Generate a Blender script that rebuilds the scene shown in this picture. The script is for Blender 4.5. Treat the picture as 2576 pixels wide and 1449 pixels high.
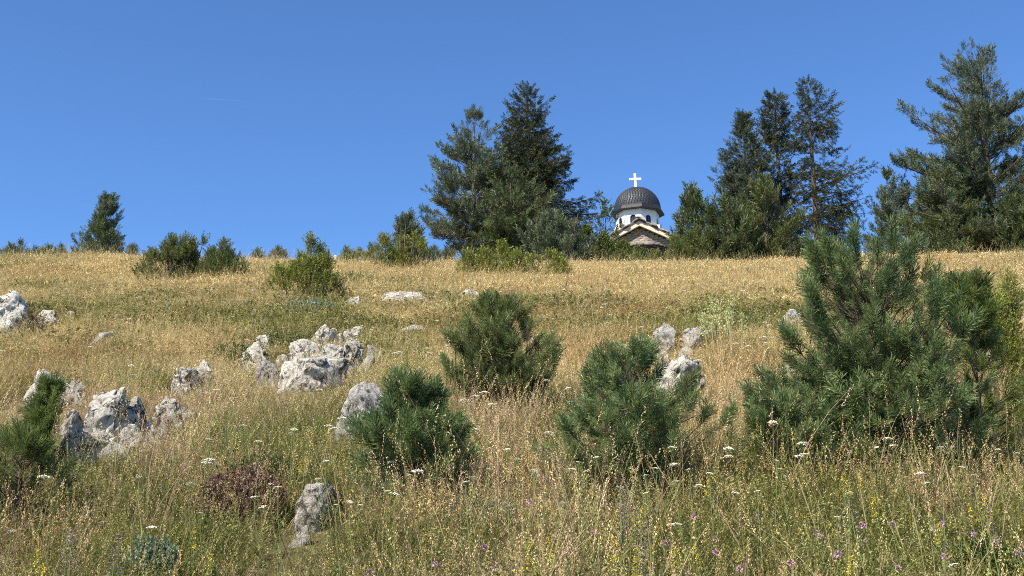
import bpy, math, random, re
import numpy as np
from mathutils import Vector, Matrix, Euler

# ------------------------------------------------------------------ camera, world, sun
for o in list(bpy.data.objects):
    bpy.data.objects.remove(o)
SC = bpy.context.scene
COL = SC.collection
PITCH = math.radians(14.0)
LENS = 40.0
EYE = 1.6
FPX = 2576 * LENS / 36.0
cam_d = bpy.data.cameras.new('camera')
cam_d.lens = LENS
cam_d.sensor_width = 36.0
cam_d.clip_start = 0.05
cam_d.clip_end = 20000
cam = bpy.data.objects.new('camera', cam_d)
COL.objects.link(cam)
cam.rotation_euler = (math.pi / 2 + PITCH, 0, 0)
cam.location = (0, 0, EYE)
SC.camera = cam

SUN_DIR = Vector((-0.55, -0.55, 0.80)).normalized()     # towards the sun
SUN_EL = math.asin(SUN_DIR.z)
SUN_ROT = math.atan2(SUN_DIR.x, SUN_DIR.y)
world = bpy.data.worlds.new('World')
SC.world = world
world.use_nodes = True
wn = world.node_tree.nodes
wl = world.node_tree.links
bg = wn['Background']
sky = wn.new('ShaderNodeTexSky')
sky.sky_type = 'NISHITA'
sky.sun_disc = False
sky.sun_elevation = SUN_EL
sky.sun_rotation = SUN_ROT
sky.altitude = 900
sky.air_density = 1.0
sky.dust_density = 0.2
sky.ozone_density = 3.0
tintn = wn.new('ShaderNodeMix'); tintn.data_type = 'RGBA'; tintn.blend_type = 'MULTIPLY'; tintn.inputs[0].default_value = 1
tintn.inputs[7].default_value = (.68, .97, 1.30, 1)      # the deep blue of clear mountain air
wl.new(sky.outputs[0], tintn.inputs[6]); wl.new(tintn.outputs[2], bg.inputs[0])
bg.inputs[1].default_value = 0.0975

sd = bpy.data.lights.new('sun', 'SUN')
sd.energy = 5.0
sd.angle = math.radians(0.53)
sd.color = (1.0, 0.93, 0.80)
sun = bpy.data.objects.new('sun', sd)
COL.objects.link(sun)
sun.rotation_euler = SUN_DIR.to_track_quat('Z', 'Y').to_euler()

SC.view_settings.view_transform = 'Standard'
SC.view_settings.look = 'None'
SC.view_settings.exposure = 0.65
SC.view_settings.gamma = 1.0
SC.view_settings.use_curve_mapping = False
SC.render.engine = 'CYCLES'
SC.cycles.use_denoising = False
SC.cycles.max_bounces = 6
SC.cycles.transparent_max_bounces = 8
SC.cycles.filter_width = 1.0

# ------------------------------------------------------------------ noise and terrain
def hash3(ix, iy, iz, seed):
    h = (ix * 374761393 + iy * 668265263 + iz * 2147483647 + seed * 1274126177) & 0xffffffff
    h = ((h ^ (h >> 13)) * 1274126177) & 0xffffffff
    h = ((h ^ (h >> 16)) * 2246822519) & 0xffffffff
    h = h ^ (h >> 15)
    return (h & 0xffffff) / float(0xffffff)

def vnoise(P, seed=0):
    P = np.asarray(P, dtype=np.float64)
    I = np.floor(P).astype(np.int64)
    f = P - I
    f = f * f * (3 - 2 * f)
    out = 0
    for dx in (0, 1):
        wx = f[..., 0] if dx else 1 - f[..., 0]
        for dy in (0, 1):
            wy = f[..., 1] if dy else 1 - f[..., 1]
            for dz in (0, 1):
                wz = f[..., 2] if dz else 1 - f[..., 2]
                out = out + wx * wy * wz * hash3(I[..., 0] + dx, I[..., 1] + dy, I[..., 2] + dz, seed)
    return out

def fbm(P, seed=0, octs=4, gain=.5):
    a, s, t = 1.0, 0.0, 0.0
    P = np.asarray(P, dtype=np.float64)
    for k in range(octs):
        s = s + a * vnoise(P * (2 ** k), seed + k * 17)
        t += a
        a *= gain
    return s / t

def voro(P, seed=0):
    """distance to the nearest and second nearest cell point, and the nearest cell's own number"""
    I = np.floor(P).astype(np.int64)
    F1 = np.full(P.shape[0], 9.0); F2 = np.full(P.shape[0], 9.0); C = np.zeros(P.shape[0])
    for dx in (-1, 0, 1):
        for dy in (-1, 0, 1):
            for dz in (-1, 0, 1):
                c = I + np.array((dx, dy, dz))
                q = np.stack([hash3(c[:, 0], c[:, 1], c[:, 2], seed + k) for k in (1, 2, 3)], 1) + c
                d = np.linalg.norm(q - P, axis=1)
                n = d < F1
                F2 = np.where(n, F1, np.minimum(F2, d))
                C = np.where(n, hash3(c[:, 0], c[:, 1], c[:, 2], seed + 9), C)
                F1 = np.where(n, d, F1)
    return F1, F2, C

def n2(x, y, sc, seed=0, octs=3):
    x = np.asarray(x, float); y = np.asarray(y, float)
    return fbm(np.stack([x / sc, y / sc, np.zeros_like(x) + .37], -1), seed, octs)

_ys = np.linspace(-400, 900, 26001)
_sl = np.interp(_ys, [-400, -60, -6, 30, 62, 78, 120, 400, 900], [.02, .22, .316, .316, .05, .10, .0, -.18, -.05])
_hs = np.concatenate([[0], np.cumsum((_sl[1:] + _sl[:-1]) / 2 * np.diff(_ys))])
_hs -= np.interp(0, _ys, _hs)

def ground(x, y):
    x = np.asarray(x, float); y = np.asarray(y, float)
    h = np.interp(y, _ys, _hs)
    am = np.clip(y / 10, 0, 1)
    h = h + (n2(x, y, 6.0, 3) - .5) * .55 * am + (n2(x, y, 1.8, 8) - .5) * .32 * np.clip(y / 5, .3, 1)
    h = h + .35 * np.clip((x - 9) / 8, 0, 1) * np.clip(y / 30, 0, 1) + .12 * np.clip((-x - 4) / 10, 0, 1) * am
    return h

def gz(x, y):
    return float(ground(np.array([x]), np.array([y]))[0])

cam.location.z = EYE + gz(0, 0)
CZ = cam.location.z
_f = np.array((0, math.cos(PITCH), math.sin(PITCH)))
_u = np.array((0, -math.sin(PITCH), math.cos(PITCH)))

def ray(X, Y):
    """direction from the eye through a point of the view measured on a 2576 x 1449 grid"""
    return _f + (X - 1288) / FPX * np.array((1., 0, 0)) + (724.5 - Y) / FPX * _u

def on_plane(X, Y, y):
    d = ray(X, Y)
    k = y / d[1]
    return Vector((d[0] * k, y, CZ + d[2] * k))

def on_ground(X, Y, up=0.0, far=60):
    d = ray(X, Y)
    ts = np.concatenate([np.arange(2, 20, .02), np.arange(20, far, .05)]) / d[1]
    px, py, pz = d[0] * ts, d[1] * ts, CZ + d[2] * ts
    hit = np.where(pz < ground(px, py) + up)[0]
    i = hit[0] if len(hit) else len(ts) - 1
    return Vector((px[i], py[i], float(ground(px[i:i + 1], py[i:i + 1])[0])))

def mpp(y):
    """metres per grid pixel at forward distance y on the slope"""
    return (y * math.cos(PITCH) + (y * .28) * math.sin(PITCH)) / FPX

# ------------------------------------------------------------------ object helpers
def tag(o, label=None, cat=None, group=None, kind=None):
    if label: o['label'] = label
    if cat: o['category'] = cat
    if group: o['group'] = group
    if kind: o['kind'] = kind
    return o

def empty(name, loc, label, cat, group=None, rz=0):
    o = bpy.data.objects.new(name, None)
    COL.objects.link(o)
    o.empty_display_size = .2
    o.location = loc
    o.rotation_euler = (0, 0, rz)
    return tag(o, label, cat, group)

def link(name, me, parent=None, loc=(0, 0, 0)):
    o = bpy.data.objects.new(name, me)
    COL.objects.link(o)
    o.location = loc
    if parent: o.parent = parent
    return o

def mesh(name, V, F, mat, smooth=False, attrs=None):
    """V (n,3); F (m,3 or 4) array or list of lists"""
    me = bpy.data.meshes.new(name)
    V = np.asarray(V, dtype=np.float32)
    if isinstance(F, np.ndarray):
        k = F.shape[1]
        me.vertices.add(len(V)); me.loops.add(F.size); me.polygons.add(len(F))
        me.vertices.foreach_set('co', V.ravel())
        me.loops.foreach_set('vertex_index', F.ravel().astype(np.int32))
        me.polygons.foreach_set('loop_start', np.arange(0, F.size, k, dtype=np.int32))
        me.polygons.foreach_set('loop_total', np.full(len(F), k, dtype=np.int32))
        me.update(calc_edges=True)
    else:
        me.from_pydata([tuple(map(float, v)) for v in V], [], F)
        me.update()
    mats = mat if isinstance(mat, (list, tuple)) else [mat]
    for m in mats: me.materials.append(m)
    if attrs:
        for k, a in attrs.items():
            if k == 'mat':
                me.polygons.foreach_set('material_index', a.astype(np.int32)); continue
            at = me.attributes.new(k, 'FLOAT', 'POINT')
            at.data.foreach_set('value', np.asarray(a, dtype=np.float32))
    if smooth:
        me.polygons.foreach_set('use_smooth', np.ones(len(me.polygons), dtype=bool))
    me.update()
    return me

class MB:
    def __init__(s): s.v = []; s.f = []
    def add(s, V, F):
        n = len(s.v); s.v += [tuple(v) for v in V]; s.f += [[i + n for i in f] for f in F]
    def box(s, c, d, rz=0, M=None):
        x, y, z = d[0] / 2, d[1] / 2, d[2] / 2
        vs = [Vector(p) for p in ((-x, -y, -z), (x, -y, -z), (x, y, -z), (-x, y, -z), (-x, -y, z), (x, -y, z), (x, y, z), (-x, y, z))]
        R = M or Matrix.Rotation(rz, 3, 'Z')
        s.add([R @ v + Vector(c) for v in vs], [[0, 3, 2, 1], [4, 5, 6, 7], [0, 1, 5, 4], [1, 2, 6, 5], [2, 3, 7, 6], [3, 0, 4, 7]])
    def prism(s, pts, off):
        """closed polygon pts extruded by vector off"""
        n = len(pts); off = Vector(off)
        s.add([Vector(p) for p in pts] + [Vector(p) + off for p in pts],
              [list(range(n))[::-1], list(range(n, 2 * n))] + [[i, (i + 1) % n, n + (i + 1) % n, n + i] for i in range(n)])
    def tube(s, P, R, k=6):
        rings = []
        n0 = len(s.v)
        for i, p in enumerate(P):
            p = Vector(p)
            a = Vector(P[max(0, i - 1)]); b = Vector(P[min(len(P) - 1, i + 1)])
            t = (b - a).normalized()
            u = t.orthogonal().normalized() if abs(t.z) > .95 else t.cross(Vector((0, 0, 1))).normalized()
            w = t.cross(u)
            for j in range(k):
                an = 2 * math.pi * j / k
                s.v.append(tuple(p + (u * math.cos(an) + w * math.sin(an)) * R[i]))
        for i in range(len(P) - 1):
            for j in range(k):
                a = n0 + i * k + j; b = n0 + i * k + (j + 1) % k
                s.f.append([a, b, b + k, a + k])
        s.f.append([n0 + (len(P) - 1) * k + j for j in range(k)])
    def obj(s, name, mat, parent=None, smooth=False, loc=(0, 0, 0)):
        return link(name, mesh(name, np.array(s.v), s.f, mat, smooth), parent, loc)

# ------------------------------------------------------------------ materials
def new_mat(name):
    m = bpy.data.materials.new(name); m.use_nodes = True
    nt = m.node_tree
    for n in list(nt.nodes):
        if n.type != 'OUTPUT_MATERIAL': nt.nodes.remove(n)
    return m, nt, [n for n in nt.nodes if n.type == 'OUTPUT_MATERIAL'][0]

def N(nt, t, **kw):
    n = nt.nodes.new('ShaderNode' + t)
    for k, v in kw.items(): setattr(n, k, v)
    return n

def ramp(nt, fac, stops):
    r = N(nt, 'ValToRGB')
    e = r.color_ramp.elements
    while len(e) > 1: e.remove(e[-1])
    e[0].position, e[0].color = stops[0][0], (*stops[0][1], 1)
    for p, c in stops[1:]:
        q = e.new(p); q.color = (*c, 1)
    nt.links.new(fac, r.inputs[0])
    return r.outputs[0]

def noise_tex(nt, scale, detail=4, rough=.55, coord='Object', dist=0):
    tc = N(nt, 'TexCoord')
    n = N(nt, 'TexNoise')
    n.inputs['Scale'].default_value = scale; n.inputs['Detail'].default_value = detail
    n.inputs['Roughness'].default_value = rough; n.inputs['Distortion'].default_value = dist
    nt.links.new(tc.outputs[coord], n.inputs['Vector'])
    return n.outputs[0]

def mixc(nt, fac, a, b, mode='MIX'):
    m = N(nt, 'Mix', data_type='RGBA', blend_type=mode)
    if isinstance(fac, (int, float)): m.inputs[0].default_value = fac
    else: nt.links.new(fac, m.inputs[0])
    for s, i in ((a, 6), (b, 7)):
        if isinstance(s, tuple): m.inputs[i].default_value = (*s, 1)
        else: nt.links.new(s, m.inputs[i])
    return m.outputs[2]

def leafy(nt, out, col, trans=.35, rough=.6, spec=.25):
    """thin leaf: reflects, lets some light through"""
    p = N(nt, 'BsdfPrincipled'); p.inputs['Roughness'].default_value = rough
    p.inputs['Specular IOR Level'].default_value = spec
    t = N(nt, 'BsdfTranslucent'); mx = N(nt, 'MixShader'); mx.inputs[0].default_value = trans
    nt.links.new(col, p.inputs['Base Color']); nt.links.new(col, t.inputs[0])
    nt.links.new(p.outputs[0], mx.inputs[1]); nt.links.new(t.outputs[0], mx.inputs[2])
    nt.links.new(mx.outputs[0], out.inputs[0])

def plain(name, col, rough=.7, var=.15, scale=6, bump=.0, spec=.3, metal=0, bscale=None):
    m, nt, out = new_mat(name)
    p = N(nt, 'BsdfPrincipled'); p.inputs['Roughness'].default_value = rough
    p.inputs['Specular IOR Level'].default_value = spec; p.inputs['Metallic'].default_value = metal
    c = ramp(nt, noise_tex(nt, scale, 5), [(.3, tuple(x * (1 - var) for x in col)), (.7, tuple(min(1, x * (1 + var)) for x in col))])
    nt.links.new(c, p.inputs['Base Color'])
    if bump:
        b = N(nt, 'Bump'); b.inputs['Strength'].default_value = bump; b.inputs['Distance'].default_value = .02
        nt.links.new(noise_tex(nt, bscale or scale * 5, 6), b.inputs['Height']); nt.links.new(b.outputs[0], p.inputs['Normal'])
    nt.links.new(p.outputs[0], out.inputs[0])
    return m

def attr(nt, name, typ='GEOMETRY'):
    a = N(nt, 'Attribute'); a.attribute_name = name; a.attribute_type = typ
    return a

def needle_mat(name, dark, mid, light, wood=(.16, .10, .06), trans=.25):
    m, nt, out = new_mat(name)
    c = ramp(nt, attr(nt, 'tint').outputs['Fac'], [(0, dark), (.5, mid), (1, light)])
    c = mixc(nt, attr(nt, 'wood').outputs['Fac'], c, wood)
    leafy(nt, out, c, trans, .5, .3)
    return m

def meadow_mat(name, base=(1, 1, 1), trans=.35, var=.3):
    """colour comes with each tuft; blades differ among themselves"""
    m, nt, out = new_mat(name)
    t = attr(nt, 'tint', 'INSTANCER').outputs['Color']
    v = ramp(nt, attr(nt, 'shade').outputs['Fac'], [(0, tuple(b * (1 - var) for b in base)), (1, tuple(b * (1 + var) for b in base))])
    leafy(nt, out, mixc(nt, 1.0, t, v, 'MULTIPLY'), trans, .6, .2)
    return m

M_SOIL, nt, out = new_mat('hillside_soil')
p = N(nt, 'BsdfPrincipled'); p.inputs['Roughness'].default_value = .95; p.inputs['Specular IOR Level'].default_value = .1
c = ramp(nt, noise_tex(nt, .35, 6), [(.3, (.075, .07, .025)), (.5, (.11, .09, .038)), (.7, (.16, .12, .055))])
c = mixc(nt, .55, c, ramp(nt, noise_tex(nt, 9, 6), [(.35, (.035, .035, .014)), (.65, (.2, .16, .075))]))
nt.links.new(c, p.inputs['Base Color'])
b = N(nt, 'Bump'); b.inputs['Strength'].default_value = .8; b.inputs['Distance'].default_value = .05
nt.links.new(noise_tex(nt, 14, 6), b.inputs['Height']); nt.links.new(b.outputs[0], p.inputs['Normal'])
nt.links.new(p.outputs[0], out.inputs[0])

def rock_mat(name, light, grey, black=.5):
    m, nt, out = new_mat(name)
    p = N(nt, 'BsdfPrincipled'); p.inputs['Roughness'].default_value = .9; p.inputs['Specular IOR Level'].default_value = .15
    c = ramp(nt, noise_tex(nt, 5, 8, .65, dist=.6), [(.36, grey), (.5, tuple((a + b) / 2 for a, b in zip(light, grey))), (.6, light)])
    c2 = ramp(nt, noise_tex(nt, 28, 6, .7), [(.36, (.4, .39, .37)), (.50, (1, 1, 1))])
    c = mixc(nt, .35, c, c2, 'MULTIPLY')
    # black lichen streaks and specks
    sp = ramp(nt, noise_tex(nt, 8, 8, .75, dist=1.2), [(.38 + .05 * black, (0.95,) * 3), (.42 + .05 * black, (0, 0, 0))])
    c = mixc(nt, sp, c, (.045, .042, .04))
    ys = ramp(nt, noise_tex(nt, 3.3, 5, .7, dist=.5), [(.66, (0, 0, 0)), (.72, (.8,) * 3)])
    c = mixc(nt, ys, c, (.36, .27, .07))
    # crack darkness painted into the colour along the crevices
    c = mixc(nt, attr(nt, 'crack').outputs['Fac'], c, (.06, .045, .03))
    nt.links.new(c, p.inputs['Base Color'])
    b = N(nt, 'Bump'); b.inputs['Strength'].default_value = 1.0; b.inputs['Distance'].default_value = .045
    nt.links.new(noise_tex(nt, 20, 9, .7), b.inputs['Height']); nt.links.new(b.outputs[0], p.inputs['Normal'])
    nt.links.new(p.outputs[0], out.inputs[0])
    return m
M_ROCK = [rock_mat('white_limestone', (.80, .74, .63), (.50, .455, .385), .8),
          rock_mat('grey_limestone', (.60, .55, .48), (.36, .335, .30), .35),
          rock_mat('mottled_limestone', (.80, .74, .63), (.42, .385, .33), 1.4)]

M_BARK = plain('rough_bark', (.12, .085, .06), .9, .35, 12, .8)
M_PINEBARK = plain('orange_pine_bark', (.36, .19, .10), .9, .35, 9, .8)
M_GREYBARK = plain('grey_pine_bark', (.20, .145, .11), .9, .35, 9, .8)
M_PINE = needle_mat('pine_needles', (0.041, 0.063, 0.020), (0.101, 0.133, 0.044), (0.193, 0.221, 0.083))
M_PINE_NEAR = needle_mat('young_pine_needles', (.05, .09, .032), (.16, .225, .078), (.34, .41, .16), trans=.4)
M_PINE_OLIVE = needle_mat('olive_young_pine_needles', (.065, .092, .03), (.17, .205, .065), (.32, .36, .13), trans=.4)
M_PINE_FRESH = needle_mat('fresh_young_pine_needles', (.07, .105, .03), (.19, .245, .06), (.36, .41, .12), trans=.45)
M_PINE_BLUE = needle_mat('blue_green_pine_needles', (0.051, 0.072, 0.037), (0.129, 0.161, 0.083), (0.239, 0.276, 0.156))
M_PINE_YEL = needle_mat('yellow_green_pine_needles', (0.064, 0.087, 0.026), (0.129, 0.156, 0.046), (0.202, 0.230, 0.083))
M_SPRUCE = needle_mat('dark_spruce_needles', (.022, .034, .014), (.058, .072, .028), (.13, .14, .055))
M_SPRUCE_BLUE = needle_mat('grey_green_spruce_needles', (0.041, 0.057, 0.033), (0.092, 0.120, 0.069), (0.166, 0.193, 0.120))
M_JUN = needle_mat('yellow_green_juniper', (.095, .12, .02), (.23, .26, .045), (.38, .39, .08))
M_JUN_DARK = needle_mat('dark_green_juniper', (.06, .085, .022), (.14, .175, .045), (.24, .27, .075))
M_LEAF = needle_mat('bush_leaves', (0.064, 0.092, 0.018), (0.147, 0.184, 0.037), (0.258, 0.294, 0.074), trans=.4)

# ------------------------------------------------------------------ shoots and foliage
rng = np.random.default_rng(7)

def shoot_template(n, length, width, a0, a1, seed, wood=.012, z0=.0, z1=1.0, broad=False):
    """a twig one metre long up +Z that bristles with needles: verts, tris, wood flag"""
    r = np.random.default_rng(seed)
    V, F, W = [], [], []
    for i in range(n):
        z = z0 + (z1 - z0) * (i + r.random()) / n
        az = i * 2.399963 + r.normal(0, .3)
        an = math.radians(a0 + (a1 - a0) * z + r.normal(0, 7))
        L = length * r.uniform(.75, 1.15)
        d = np.array((math.sin(an) * math.cos(az), math.sin(an) * math.sin(az), math.cos(an)))
        b = np.array((0, 0, z)); t = np.cross(d, (r.normal(), r.normal(), r.normal())); t /= np.linalg.norm(t)
        k = len(V)
        if broad:
            V += [b - t * width / 2, b + t * width / 2, b + d * L * .6 + t * width * .55, b + d * L]
            F += [(k, k + 1, k + 2), (k, k + 2, k + 3)]
            W += [0] * 4
        else:
            V += [b, b + d * L * .7 - t * width * .55, b + d * L + t * width * .45]
            F += [(k, k + 1, k + 2)]
            W += [0] * 3
    for j in range(3):
        k = len(V); a = j * 2.1; e = a + 2.1
        V += [np.array((wood * math.cos(a), wood * math.sin(a), 0)), np.array((wood * math.cos(e), wood * math.sin(e), 0)), np.array((0, 0, z1))]
        F += [(k, k + 1, k + 2)]; W += [1] * 3
    return np.array(V), np.array(F), np.array(W, float)

SH_NEAR = [shoot_template(52, .42, .045, 72, 26, s, .035) for s in range(3)]
SH_FAR = [shoot_template(24, .50, .105, 64, 18, s + 20, .03) for s in range(4)]
SH_SPRUCE = [shoot_template(25, .34, .11, 68, 30, s + 30, .03) for s in range(4)]
SH_JUN = [shoot_template(13, .36, .11, 55, 20, s + 40, .03) for s in range(4)]
SH_LEAF = [shoot_template(7, .34, .20, 70, 35, s + 50, .02, broad=True) for s in range(4)]

def grow(P, D, S, tmpls, seed):
    """copy shoots to points P along directions D with lengths S"""
    r = np.random.default_rng(seed)
    P = np.asarray(P, float); D = np.asarray(D, float); S = np.asarray(S, float)
    D = D / (np.linalg.norm(D, axis=1, keepdims=True) + 1e-9)
    which = r.integers(0, len(tmpls), len(P))
    Vs, Fs, Ts, Ws = [], [], [], []
    off = 0
    tint = np.clip(r.normal(.45, .27, len(P)) + (fbm(P * 1.6, seed % 97, 2) - .5) * .5, 0, 1)
    for k, (TV, TF, TW) in enumerate(tmpls):
        m = which == k
        p, d, s, ti = P[m], D[m], S[m], tint[m]
        if not len(p): continue
        a = r.normal(size=(len(p), 3))
        u = np.cross(d, a); u /= np.linalg.norm(u, axis=1, keepdims=True) + 1e-9
        w = np.cross(d, u)
        V = p[:, None] + s[:, None, None] * (TV[None, :, 0:1] * u[:, None] + TV[None, :, 1:2] * w[:, None] + TV[None, :, 2:3] * d[:, None])
        F = TF[None] + (np.arange(len(p)) * len(TV))[:, None, None] + off
        Vs.append(V.reshape(-1, 3)); Fs.append(F.reshape(-1, 3))
        Ts.append(np.repeat(ti, len(TV))); Ws.append(np.clip(np.tile(TW, len(p)) + np.repeat((r.random(len(p)) < .035) * .75, len(TV)), 0, 1))
        off += len(p) * len(TV)
    return np.concatenate(Vs), np.concatenate(Fs), np.concatenate(Ts), np.concatenate(Ws)

def conifer(name, base, H, prof, st, label, cat, group=None, seed=1, lean=(0, 0)):
    """base point, height, outline [(height fraction, left reach, right reach)], style"""
    r = random.Random(seed)
    root = empty(name, base, label, cat, group)
    ts = [p[0] for p in prof]; ls = [p[1] for p in prof]; rs = [p[2] for p in prof]
    def env(t, az):
        l = np.interp(t, ts, ls); q = np.interp(t, ts, rs)
        c = math.cos(az)
        return (q * (.5 + .5 * c) + l * (.5 - .5 * c)) * st.get('fat', 1.0)
    H0 = H; H = H - .3 * st['shoot']
    def axis(z):
        t = z / H
        return np.array((lean[0] * t + st.get('wob', .0) * math.sin(t * 5 + seed), lean[1] * t, z))
    P, D, S = [], [], []
    limbs = MB()
    z = st['start'] * H
    while z < H * .985:
        t = z / H
        gap = st['gap'] * (1 - .55 * t) * H
        nb = st['nb'] + r.randint(-1, 1)
        a0 = r.random() * 6.28
        for b in range(max(3, nb)):
            az = a0 + b * 6.283 / max(3, nb) + r.gauss(0, .25)
            if r.random() < st.get('miss', .08): continue
            ze = min(H * .99, z + r.uniform(-.5, .5) * gap)
            R = env(ze / H, az) * r.uniform(st.get('rmin', .72), 1.06)
            R = max(.04 * H * .3, R - .45 * st['shoot'])
            te = ze / H
            el = math.radians(st['el0'] + (st['el1'] - st['el0']) * te + r.gauss(0, 6))
            cv = st['curve'] * (1 - te * .6)
            rise = R * (math.tan(el) + cv)
            zs = max(st['start'] * H * .6, ze - rise, .02 * H) if rise > 0 else min(ze - rise, H * .97)
            A = axis(zs); dirh = np.array((math.cos(az), math.sin(az), 0))
            rise = ze - zs
            lin = rise - cv * R
            def bp(s):
                return A + dirh * R * s + np.array((0, 0, lin * s + cv * R * s * s)) + np.array((0, 0, 0))
            rr = max(.004, .016 * R) * st.get('limb', 1)
            limbs.tube([bp(0), bp(.35), bp(.7), bp(.97)], [rr * 1.3, rr, rr * .6, rr * .2], 4)
            step = st['space']
            n = max(2, int(R / step))
            for k in range(n):
                s = st['bare'] * (1 if R > .3 * env(te, 0) else 0) + (1 - st['bare']) * (k + r.random()) / n
                s = min(1, s)
                p = bp(s)
                tan = dirh * R + np.array((0, 0, lin + 2 * cv * R * s)); tan /= np.linalg.norm(tan)
                for side in (-1, 1):
                    L = min(st['side'] * R * (1 - s) + st['smin'], st['smax']) * r.uniform(.6, 1.2)
                    perp = np.cross(tan, (0, 0, 1)) * side
                    d = tan * math.cos(st['fork']) + perp * math.sin(st['fork']) + np.array((0, 0, st['lift'] + r.gauss(0, .15)))
                    d /= np.linalg.norm(d)
                    m = max(1, int(L / (st['shoot'] * st['over'])))
                    for q in range(m):
                        f = (q + 1) / m
                        pp = p + d * L * f * .92 + np.array((0, 0, st['sag'] * (L * f) ** 2 / st['smax']))
                        dd = d * st['follow'] + np.array((r.gauss(0, .35), r.gauss(0, .35), st['up'] + r.gauss(0, .3)))
                        P.append(pp - 0.35 * st['shoot'] * dd / np.linalg.norm(dd)); D.append(dd)
                        S.append(st['shoot'] * r.uniform(.65, 1.25) * (.6 + .4 * min(1, (1 - te) / .25)))
            if st.get('candle') and r.random() < st['candle']:
                for q in range(3):
                    P.append(bp(1) + np.array((0, 0, (q * .8 - 1.8) * st['shoot']))); D.append((r.gauss(0, .14), r.gauss(0, .14), 1)); S.append(st['shoot'] * (1.25 - .2 * q))
            for q in range(st.get('tips', 2)):
                dd = (bp(1) - bp(.8)); dd /= np.linalg.norm(dd) + 1e-9
                dd = dd + np.array((r.gauss(0, .25), r.gauss(0, .25), st['tipup'] + r.gauss(0, .15)))
                P.append(bp(r.uniform(.9, 1))); D.append(dd); S.append(st['shoot'] * r.uniform(.9, 1.5))
        z += gap
    for k in range(st.get('topn', 4)):
        z = H * (1 - .035 * k)
        P.append(axis(z - st['shoot'])); D.append((r.gauss(0, .12), r.gauss(0, .12), 1)); S.append(st['shoot'] * 1.2)
    for k in range(st.get('leader', 6)):
        z = H * r.uniform(.82, .99)
        P.append(axis(z)); D.append((r.gauss(0, .5), r.gauss(0, .5), .8)); S.append(st['shoot'] * .75)
    # side leaders that make an irregular top
    for (dx, dy, z0, z1) in st.get('spires', []):
        for k in range(14):
            f = k / 14
            P.append((dx, dy, (z0 + (z1 - z0) * f) * H))
            D.append((r.gauss(0, .5 * (1 - f) + .1), r.gauss(0, .5 * (1 - f) + .1), 1)); S.append(st['shoot'] * (1.2 - .4 * f))
    P = np.array(P); D = np.array(D, float); S = np.array(S)
    if st.get('clump'):
        nz = fbm(P / st['cs'] + seed * 3.7, seed, 2)
        ok = (nz > st['clump']) | (P[:, 2] > .93 * H)
        P, D, S, nz = P[ok], D[ok], S[ok], nz[ok]
        S = S * (.85 + np.clip((nz - st['clump']) * 1.6, 0, .5))
    V, F, T, W = grow(P, D, S, st['tmpl'], seed)
    link('crown', mesh('crown', V, F, st['mat'], attrs={'tint': T, 'wood': W}), root)
    tr = MB()
    rb = st.get('trunk', .018) * H
    tr.tube([axis(H * q) - np.array((0, 0, .25 if q == 0 else 0)) for q in (0, .03, .2, .4, .6, .8, .96)],
            [rb * 1.25, rb, rb * .85, rb * .68, rb * .48, rb * .28, rb * .08], 9)
    tr.obj('trunk', st.get('bark', M_BARK), root, True)
    limbs.obj('branches', M_BARK if st.get('bark') is M_PINEBARK else st.get('bark', M_BARK), root, True)
    return root

def bush(name, base, spires, st, label, cat, group=None, seed=1):
    """low many-topped bush: spires are (dx, dy, height, radius)"""
    r = random.Random(seed)
    root = empty(name, base, label, cat, group)
    P, D, S = [], [], []
    stems = MB()
    for (dx, dy, h, R) in spires:
        n = int(st['dens'] * h * R * 2 + 10)
        stems.tube([(dx * .3, dy * .3, -.1), (dx * .7, dy * .7, h * .3), (dx, dy, h * .92)], [.03 * h, .02 * h, .004], 5)
        for k in range(n):
            u = r.random()
            t = 1 - (1 - u) ** 1 if r.random() < .8 else r.random()
            z = h * t
            prof = R * (1 - t ** st.get('pw', 1.5)) ** .8 * (0.55 + .45 * min(1, t / .25)) + .02
            az = r.random() * 6.283
            lump = .72 + .5 * float(vnoise(np.array([[math.cos(az) * 1.3 + dx * 3, math.sin(az) * 1.3 + 5, z / h * 4]]), seed)[0])
            q = prof * lump * (r.random() ** .35)
            P.append((dx + q * math.cos(az), dy + q * math.sin(az), z * .98))
            D.append((math.cos(az) * st['out'] + r.gauss(0, .3), math.sin(az) * st['out'] + r.gauss(0, .3), st['upw'] + t * .5 + r.gauss(0, .25)))
            S.append(st['shoot'] * r.uniform(.6, 1.3) * (1.0 if t < .8 else 1.1))
        for k in range(5):
            P.append((dx + r.gauss(0, .02), dy + r.gauss(0, .02), h * (1 - .05 * k) - st['shoot'])); D.append((r.gauss(0, .12), r.gauss(0, .12), 1)); S.append(st['shoot'] * 1.3)
    P = np.array(P); D = np.array(D, float); S = np.array(S)
    nz = fbm(P / (st['shoot'] * 3.2) + seed * 3.7, seed, 2); ok = nz > st.get('clump', .40)
    P, D, S = P[ok], D[ok], S[ok]
    V, F, T, W = grow(P, D, S, st['tmpl'], seed)
    link('foliage', mesh('foliage', V, F, st['mat'], attrs={'tint': T, 'wood': W}), root)
    stems.obj('stems', M_BARK, root, True)
    return root

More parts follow.
